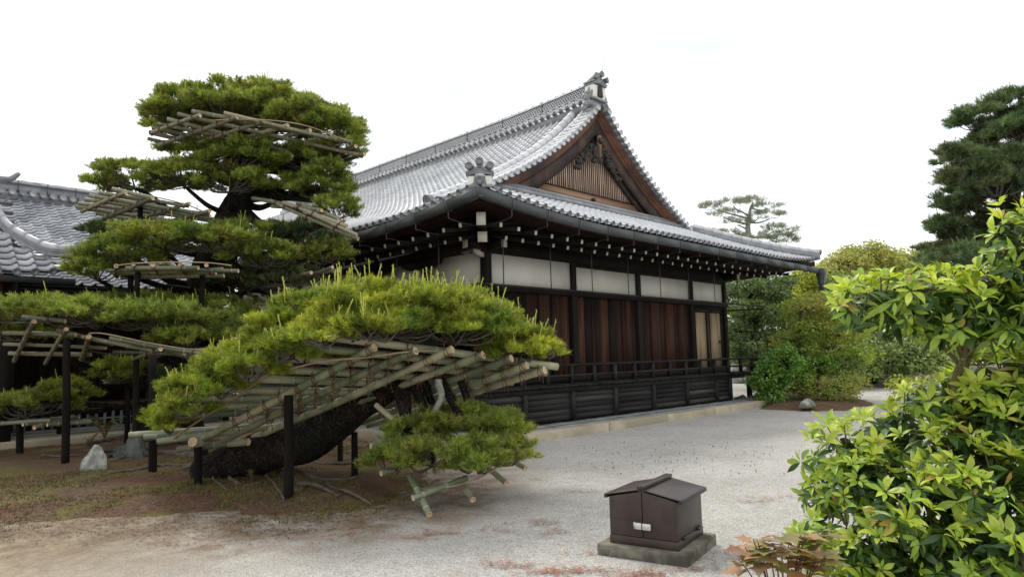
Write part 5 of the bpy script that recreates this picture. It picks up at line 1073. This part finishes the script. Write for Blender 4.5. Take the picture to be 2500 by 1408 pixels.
pine('pine_tree', 'big dark pine rising at the right edge behind the large-leaved shrub', (*at(2470, 900, 16.8)[:2], 0), [(*at(2470, 900, 16.8)[:2], -.1, .24)] + px3((2465, 750, 16.8, .22), (2480, 600, 16.8, .18), (2470, 450, 16.8, .13), (2480, 330, 16.8, .08), (2490, 230, 16.8, .04)),
     bigp, 'needle_dark', 41, .125, .015, 16, 190, .19, cmat='candle_dark', cnum=.012, clen=.25, cw=.009, bud=.01, limbr=.06)
farp = [(1745, 505, 44, 35, 9), (1790, 500, 44, 34, 9), (1840, 497, 44, 40, 10), (1875, 505, 44, 28, 9), (1765, 525, 44, 36, 8), (1880, 528, 44, 30, 8), (1850, 530, 44, 30, 8), (1800, 545, 44, 30, 9), (1890, 560, 44, 26, 9), (1920, 565, 44, 28, 10), (1780, 580, 44, 50, 12), (1840, 585, 44, 50, 14), (1895, 585, 44, 45, 12), (1920, 590, 44, 26, 12), (1720, 570, 44, 30, 6)]
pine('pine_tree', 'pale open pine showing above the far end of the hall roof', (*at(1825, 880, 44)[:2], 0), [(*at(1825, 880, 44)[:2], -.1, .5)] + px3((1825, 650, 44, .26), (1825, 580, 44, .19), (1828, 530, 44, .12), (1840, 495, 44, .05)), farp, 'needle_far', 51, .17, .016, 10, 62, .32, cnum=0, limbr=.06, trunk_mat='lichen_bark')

# large-leaved shrub in the right foreground
def leaf_grid(L_, wd, droop, fold):
    xs_ = np.array([0, .12, .32, .55, .78, 1.]); wv = np.array([.06, .42, .85, 1., .62, .03]) * wd / 2; V = []
    for x_, w_ in zip(xs_, wv):
        z = droop * x_ - .9 * abs(droop) * x_ ** 2 - .12 * x_ ** 3; V += [(x_ * L_, -w_, z * L_ + fold * w_), (x_ * L_, 0, z * L_), (x_ * L_, w_, z * L_ + fold * w_)]
    F = []
    for i in range(5): F += [(3 * i, 3 * i + 3, 3 * i + 4, 3 * i + 1), (3 * i + 1, 3 * i + 4, 3 * i + 5, 3 * i + 2)]
    return np.array(V), np.array(F)
LT = [leaf_grid(1., wd_, d, f) for d, f, wd_ in ((.45, .4, .33), (.3, .2, .40), (.05, .35, .36), (-.3, .25, .30), (.6, .3, .42), (-.1, .1, .38), (-.55, .3, .34))]
rs = np.random.default_rng(77)
shrub = thing('large_leaved_shrub', 'large shrub with whorls of glossy yellow-green leaves in the right foreground', 'shrub', (*onz(2300, 1470)[:2], 0))
cl = [(2150, 745, 4.6, 95, 62), (2270, 725, 4.5, 110, 62), (2390, 760, 4.4, 110, 80), (2475, 590, 4.3, 45, 100), (2455, 690, 4.4, 70, 70), (2510, 800, 4.3, 80, 90), (2300, 795, 4.6, 110, 36),
      (2070, 1105, 5.0, 100, 70), (2200, 1060, 4.9, 120, 70), (2330, 990, 4.8, 120, 80), (2450, 930, 4.6, 110, 70), (2460, 1030, 4.5, 110, 100), (2330, 1110, 4.6, 140, 90), (2150, 1180, 4.8, 130, 80), (2040, 1200, 5.0, 75, 70), (2260, 1240, 4.5, 150, 90), (2430, 1190, 4.3, 130, 100), (2070, 1310, 4.7, 105, 70), (2200, 1350, 4.5, 140, 90), (2360, 1350, 4.3, 150, 100), (2480, 1340, 4.1, 100, 110), (2120, 1420, 4.6, 120, 60), (2000, 1330, 4.8, 50, 40), (2600, 700, 4.4, 120, 110), (2620, 950, 4.4, 140, 120), (2620, 1200, 4.4, 150, 130), (2650, 1420, 4.4, 160, 120)]
WH = []   # whorl: position, axis, kind, size
cen = []
for (u, v, d, ru, rv) in cl:
    a, b = ru * d / FP, rv * d / FP; e = a * .85; c = at(u, v, d); cen.append((c, a, b, e))
def inside(P, skip):
    m_ = np.zeros(len(P), bool)
    for i, (c, a, b, e) in enumerate(cen):
        if i == skip: continue
        q = (P - c) @ np.stack([LAT / a, FWD / e, UP / b], 1); m_ |= (q ** 2).sum(1) < .62
    return m_
for i, (c, a, b, e) in enumerate(cen):
    area = 4 * math.pi * (((a * b) ** 1.6 + (a * e) ** 1.6 + (b * e) ** 1.6) / 3) ** .625; n = int(area * (72 if i < 7 else 62)); u = unit(n, rs)
    P = c + (u * rs.uniform(.8, 1.14, (n, 1))) @ np.stack([LAT * a, FWD * e, UP * b], 1).T; ax = u + UP * .75 + unit(n, rs) * .25; ax /= np.linalg.norm(ax, axis=1)[:, None]
    keep = ~inside(P, i) & (u[:, 2] > -.75)
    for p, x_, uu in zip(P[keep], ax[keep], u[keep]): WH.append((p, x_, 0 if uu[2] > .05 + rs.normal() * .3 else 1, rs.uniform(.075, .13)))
    n = int(area * 24); u = unit(n, rs); P = c + (u * rs.uniform(.3, .85, (n, 1))) @ np.stack([LAT * a, FWD * e, UP * b], 1).T
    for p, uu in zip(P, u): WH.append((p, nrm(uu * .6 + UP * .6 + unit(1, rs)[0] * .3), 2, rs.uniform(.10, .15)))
LM = {}
allL = []      # position, rotation, template, material, score
for p, ax, k, sz in WH:
    nl = rs.integers(6, 10); x_ = nrm(np.cross(ax, unit(1, rs)[0])); y_ = np.cross(ax, x_); ph = rs.uniform(0, 6.28)
    for j in range(nl):
        th = ph + j * 2 * np.pi / nl + rs.normal() * .12; rd = x_ * math.cos(th) + y_ * math.sin(th); el = rs.uniform(.15, .85) if k == 0 else rs.uniform(-.5, .45)
        lx = nrm(rd * math.cos(el) + ax * math.sin(el)); ly = nrm(np.cross(ax, lx)); lz = np.cross(lx, ly); s = sz * rs.uniform(.55, 1.15)
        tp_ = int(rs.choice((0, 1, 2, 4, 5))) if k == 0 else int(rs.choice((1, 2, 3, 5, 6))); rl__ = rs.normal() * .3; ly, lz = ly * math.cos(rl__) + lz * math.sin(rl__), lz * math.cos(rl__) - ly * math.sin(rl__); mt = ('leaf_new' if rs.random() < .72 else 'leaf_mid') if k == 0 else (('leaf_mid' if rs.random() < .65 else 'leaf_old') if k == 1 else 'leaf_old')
        if rs.random() < .012: mt = 'leaf_dry'
        allL.append((p + lx * .012, np.stack([lx, ly, lz], 1) * s, tp_, mt, np.linalg.norm(p - EYE) + (0 if k == 0 else .6)))
dep_ok = [i for i, q in enumerate(allL) if (lambda c_: 0 < PC[0] + FP * c_[0] / c_[2] < 2500 and 0 < PC[1] + FP * c_[1] / c_[2] < 1408)(RR.T @ (q[0] - EYE))]
front = set(sorted(dep_ok, key=lambda i: allL[i][4])[:300]); lm = {}
for mt in ('leaf_new', 'leaf_mid', 'leaf_old', 'leaf_dry'):
    for t_ in range(7): lm[mt, t_] = mk_mesh('leaf', LT[t_][0], LT[t_][1], mt, smooth=True)
rest = {}
for i, (p, R, t_, mt, _) in enumerate(allL):
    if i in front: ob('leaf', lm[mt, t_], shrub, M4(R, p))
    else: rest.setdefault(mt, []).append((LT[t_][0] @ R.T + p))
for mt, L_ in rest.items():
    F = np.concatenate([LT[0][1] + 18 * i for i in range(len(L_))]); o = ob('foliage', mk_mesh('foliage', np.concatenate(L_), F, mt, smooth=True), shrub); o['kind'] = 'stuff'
root_ = at(2330, 1480, 4.8); root_[2] = -.02; fork = at(2350, 895, 4.6)
for i, q in enumerate(cen):
    s = root_ + unit(1, rs)[0] * np.array([.15, .15, 0]); c = q[0]
    pts = [s, at(2340, 1150, 4.8), fork, c] if i < 7 else [s, (s + c) / 2 + np.array([0, 0, -.1]), c]
    bark_tube(gnarl(spline(pts, 18), .03, 500 + i, 3.), np.linspace(.03, .009, 18), 7, 'stem', 'stem', shrub, i)
m = MB()
for p, ax, k, sz in WH[::2]:
    c = min((q[0] for q in cen), key=lambda q: np.linalg.norm(q - p)); m.tube([c + (p - c) * .25, c + (p - c) * .7 - UP * .02, p], [.006, .005, .004], 4, False)
tag(m.build('twigs', 'stem', shrub), kind='stuff')
# red-leaved plant
red = thing('red_leaved_plant', 'small plant with reddish pointed leaves at the bottom edge beside the box', 'plant', (*onz(1920, 1470)[:2], 0))
lob = np.array([(0, 0), (.12, .16), (.10, .34), (.34, .26), (.52, .44), (.58, .22), (1., 0.)]); V = [(0, 0, 0)] + [(a, b, .10 * b - .12 * a * a) for a, b in lob[1:]] + [(a, -b, .10 * b - .12 * a * a) for a, b in lob[1:-1]]
V += [(.35, 0, -.03), (.62, 0, -.06)]; V = np.array(V, float); F3 = [(0, 1, 12), (1, 2, 12), (2, 3, 12), (3, 4, 13), (3, 13, 12), (4, 5, 13), (5, 6, 13), (7, 0, 12), (8, 7, 12), (9, 8, 12), (10, 9, 13), (13, 9, 12), (11, 10, 13), (6, 11, 13)]
rl_m = mk_mesh('leaf', V, np.array(F3), 'red_leaf', smooth=True); rl_m2 = mk_mesh('leaf', V, np.array(F3), 'bronze_leaf', smooth=True)
for i in range(20):
    tu, tv = rs.uniform(1790, 2030), rs.uniform(1285, 1370); tv += max(0, (1850 - tu)) * .5; d = rs.uniform(4.0, 4.3); tip = at(tu, tv, d); b0 = np.array([*at(1920 + (tu - 1920) * .4, 1470, 4.2)[:2], -.02])
    pth = spline([b0, (b0 + tip) / 2 + UP * .06, tip], 9); MB().tube(pth, np.linspace(.006, .003, 9), 5).build('stem', 'red_stem', red)
    for j in range(rs.integers(5, 8)):
        p = pth[rs.integers(5, 9)] + unit(1, rs)[0] * .01; th = rs.uniform(0, 6.28); lx = nrm([math.cos(th), math.sin(th), rs.uniform(-.25, .45)]); ly = nrm(np.cross(UP + unit(1, rs)[0] * .3, lx)); lz = np.cross(lx, ly); s = rs.uniform(.10, .165)
        ob('leaf', rl_m2 if rs.random() < .6 else rl_m, red, M4(np.stack([lx, ly, lz], 1) * s, p + lx * .02))
# ------------------------------------------------------------------ small things
bx = thing('utility_box', 'dark brown metal box with a little pitched lid and steel latch on a concrete slab', 'box', (4.98, 3.2, 0))
fd = nrm([.20, -.98, 0]); rd = np.array([-fd[1], fd[0], 0]); fc = np.array([4.735, 2.92, 0])       # front corner, left-to-front and front-to-right directions
def BP_(a, b, z): return fc - fd * a + rd * b + np.array([0, 0, z])     # a back along the left face, b along the right face
def bbox(a0, a1, b0, b1, z0, z1): return np.array([BP_(a, b, z) for z in (z0, z1) for a, b in ((a0, b0), (a0, b1), (a1, b1), (a1, b0))])
def hexa(V, nm, mt, parent, bv=.004):
    m = MB(); m.add(V, [(3, 2, 1, 0), (4, 5, 6, 7), (0, 1, 5, 4), (1, 2, 6, 5), (2, 3, 7, 6), (3, 0, 4, 7)]); return m.build(nm, mt, parent, bevel=bv)
slab = hexa(bbox(-.09, .66, -.07, .67, -.04, .088), 'concrete_base', 'concrete', bx, .01)
Wb, Db = .575, .61
hexa(bbox(0, Wb, 0, Db, .089, .155), 'skirt', 'brown_metal', bx)
for a0, a1 in ((.004, Wb / 2 - .0025), (Wb / 2 + .0025, Wb - .004)):
    V = bbox(a0, a1, .004, Db - .004, .158, .47)
    for k in (4, 5, 6, 7):
        a = a0 if k in (4, 5) else a1; V[k][2] = .455 + (1 - abs(a - Wb / 2) / (Wb / 2)) * .06
    hexa(V, 'cabinet', 'brown_metal', bx)
hexa(bbox(Wb / 2 + .01, Wb - .01, .0025, .0035, .288, .291), 'panel_joint', 'black_trim', bx, 0)
for sgn in (0, 1):
    a0, a1 = (-.032, Wb / 2 - .002) if sgn == 0 else (Wb / 2 + .002, Wb + .032)
    V = bbox(a0, a1, -.008, Db + .012, .45, .46)
    for k in range(8):
        a = (a0, a0, a1, a1)[k % 4]; V[k][2] = .464 + (1 - abs(a - Wb / 2) / (Wb / 2 + .032)) * .062 + (.010 if k > 3 else 0)
    hexa(V, 'lid', 'brown_metal', bx)
    a = -.042 if sgn == 0 else Wb + .014; hexa(bbox(a, a + .028, .004, Db + .016, .440, .472), 'lid_edge', 'black_trim', bx)
hexa(bbox(Wb / 2 - .03, Wb / 2 + .03, -.012, Db + .02, .532, .561), 'ridge_cap', 'brown_metal', bx)
hexa(bbox(Wb / 2 - .028, Wb / 2 + .028, -.0, Db, .505, .526), 'ridge_seat', 'black_trim', bx)
hexa(bbox(Wb / 2 - .075, Wb / 2 - .004, -.022, .003, .222, .272), 'latch', 'steel', bx, .005); hexa(bbox(Wb / 2 + .004, Wb / 2 + .055, -.018, .003, .222, .272), 'latch', 'steel', bx, .003); hexa(bbox(Wb / 2 + .055, Wb / 2 + .075, -.006, .003, .222, .272), 'latch_plate', 'steel', bx, 0)
for b in (.10, .44): hexa(np.array([BP_(-.012, b, .15), BP_(-.012, b + .11, .15), BP_(.003, b + .11, .15), BP_(.003, b, .15), BP_(-.012, b, .168), BP_(-.012, b + .11, .168), BP_(.003, b + .11, .168), BP_(.003, b, .168)]), 'hinge', 'black_trim', bx, 0)

def rock(u, v, w, h, mat, label, seed, name='rock', z=.0, d=None):
    g = onz(u, v, z); dep = (RR.T @ (g - EYE))[2]; a = w * dep / FP / 2; b = h * dep / FP
    r = np.random.default_rng(seed); n, k = 30, 20; W1, W2 = Wob(seed, 6, 2.2), Wob(seed + 1, 8, 7.); W3 = Wob(seed + 2, 9, 16.); rings = []
    for i in range(k):
        f = i / (k - 1); ph = (f - .12) / .88 * math.pi / 2 if f > .12 else 0; rr = math.cos(max(ph, 0)) ** .7 if f > .12 else .92 + f * .6; zz = -.12 + f * 1.12; th = np.arange(n) * 2 * np.pi / n
        q = np.stack([rr * np.cos(th), .8 * rr * np.sin(th), np.full(n, zz)], 1); q *= (1 + .25 * W1(q * 1.3) - .16 * np.abs(W2(q)) + .05 * W3(q))[:, None]
        rings.append(np.array([g[0], g[1], z]) + q[:, :1] * LAT * a + q[:, 1:2] * FWD * a + q[:, 2:] * UP * b)
    m = MB(); m.loft(rings); return tag(m.build(name, mat, None, True), label, 'rock')
rock(228, 1148, 62, 66, 'rock_pale', 'pale craggy rock standing on the mound in front of the roots', 7, z=.08)
rock(325, 1115, 84, 58, 'rock_grey', 'grey-green boulder between the black posts behind the pale rock', 8, z=.08)
rock(1812, 985, 36, 22, 'rock_grey', 'low grey stone under the open end of the veranda', 9)
rock(1838, 982, 40, 20, 'rock_grey', 'flat stone beside the pavement end below the round shrub', 10)
rock(1970, 992, 40, 22, 'rock_pale', 'pale stone on the planting mound at the maple foot', 12, z=.12)
rock(1805, 935, 60, 52, 'rock_pale', 'whitish garden rock seen through the far veranda railing', 13)
# ferns
def fern(u, v, n, L_, label, seed, z=.08):
    r = np.random.default_rng(seed); g = onz(u, v, z); t = thing('fern', label, 'fern', (g[0], g[1], 0))
    for i in range(n):
        th = r.uniform(0, 6.28); l = L_ * r.uniform(.7, 1.15); d = np.array([math.cos(th), math.sin(th), 0]) * r.uniform(.35, .8); P = spline([g, g + d * l * .4 + UP * l * .6, g + d * l + UP * l * r.uniform(.5, .85)], 14); m = MB(); m.tube(P, np.linspace(.005, .002, 14), 4, False)
        sd_ = nrm(np.cross(d, UP))
        for k in range(2, 14):
            w = l * .24 * math.sin(math.pi * (.12 + .85 * (14 - k) / 13)); tz = nrm(P[min(k + 1, 13)] - P[k - 1])
            for s in (-1, 1): tp_ = P[k] + sd_ * s * w + tz * w * .35 - UP * w * .15; m.add([P[k] - tz * l * .022, tp_, P[k] + tz * l * .03], [(0, 1, 2)])
        m.build('frond', 'fern_leaf', t)
fern(255, 1072, 11, .62, 'brownish green fern beside the wing pavement', 301); fern(220, 1092, 6, .28, 'small fern at the foot of the root by the pavement', 302); fern(540, 1160, 6, .22, 'tiny bright fern beside the leaning trunk', 303); fern(615, 1175, 5, .2, 'tiny fern between the roots near the tall front post', 304)
# litter: dead pine needles on gravel and mound
def litter(name, pts, ln, w, mat, seed, label):
    r = np.random.default_rng(seed); P = np.asarray(pts); n = len(P); th = r.uniform(0, 6.28, n); d = np.stack([np.cos(th), np.sin(th), r.normal(size=n) * .1], 1); l = ln * r.uniform(.5, 1.2, (n, 1)); s = np.cross(d, UP); 
    V = np.stack([P - d * l / 2 - s * w / 2, P - d * l / 2 + s * w / 2, P + d * l / 2 + s * w * .3, P + d * l / 2 - s * w * .3], 1).reshape(-1, 3); V[:, 2] += .012
    return tag(ob(name, mk_mesh(name, V, np.arange(4 * n).reshape(-1, 4), mat)), label, 'litter', None, 'stuff')
rl_ = np.random.default_rng(5); pts = []
spots = [(1290, 1168, 30), (1425, 1205, 26), (1330, 1275, 60), (1080, 1300, 60), (840, 1305, 60), (1200, 1290, 40), (1870, 1222, 40), (1910, 1215, 25), (1440, 1350, 30), (1300, 1395, 90), (1420, 1400, 80), (1540, 1398, 60), (1700, 1390, 50), (1240, 1380, 60), (1180, 1250, 30), (1410, 1195, 16), (1830, 1225, 40), (1600, 1405, 60), (1760, 1360, 40), (1000, 1310, 50), (1500, 1250, 20), (1350, 1300, 40)]
for u, v, n in spots:
    for _ in range(max(2, n // 12)):
        c = onz(u + rl_.normal() * n * .5, v + rl_.normal() * 5)[:2]; k = int(7 + n * .08); dr = nrm(LAT[:2] + rl_.normal(size=2) * .35); q = c + rl_.normal(size=(k, 2)) * .03 + np.outer(rl_.normal(size=k) * .11, dr)
        pts += [(a, b, 0.002 + rl_.uniform(0, .006)) for a, b in q]
litter('fallen_needles', pts, .085, .007, 'dead_needle', 6, 'reddish fallen pine needles in patches on the gravel')
P = np.stack([rl_.uniform(-3, 8, 42000), rl_.uniform(5, 16, 42000)], 1); z, d = mound_z(P); k = d > -.25 - np.abs(rl_.normal(size=len(d))) * .3; litter('mound_litter', np.c_[P[k], np.maximum(z[k], 0) + .001], .05, .010, 'brown_litter', 8, 'brown pine needle litter over the mossy mound')
q = MN(np.c_[P * 1.7, np.zeros(len(P))]) > -.1; k = (d > .0) & q & (P[:, 1] < 12); Pm = np.repeat(np.c_[P[k], np.maximum(z[k], 0)], 3, 0); Pm[:, :2] += rl_.normal(size=(len(Pm), 2)) * .03
n_ = len(Pm); dv = UP + unit(n_, rl_) * .7; sv = np.cross(dv, unit(n_, rl_)); sv /= np.linalg.norm(sv, axis=1)[:, None]; V = np.stack([Pm - sv * .006, Pm + sv * .006, Pm + dv * rl_.uniform(.012, .035, (n_, 1))], 1).reshape(-1, 3)
tag(ob('moss', mk_mesh('moss', V, np.arange(len(V)).reshape(-1, 3), 'moss')), 'short olive moss growing on the mound under the pines', 'moss', None, 'stuff')
pts = [onz(rl_.uniform(1380, 1960), rl_.uniform(1080, 1160), 0.01) for _ in range(90)]
m = MB()
for p in pts: h = rl_.uniform(.008, .028); m.tube([p - [0, 0, .01], p + np.array([rl_.normal() * .008, rl_.normal() * .008, h])], [.002, .0025], 4, False); blobs(m, p + [0, 0, h], .003, .006, 1, int(rl_.integers(1e6)))
tag(m.build('gravel_sprouts', 'stone_seed'), 'tiny dark sprouts standing in the open gravel', 'sprouts', None, 'stuff')
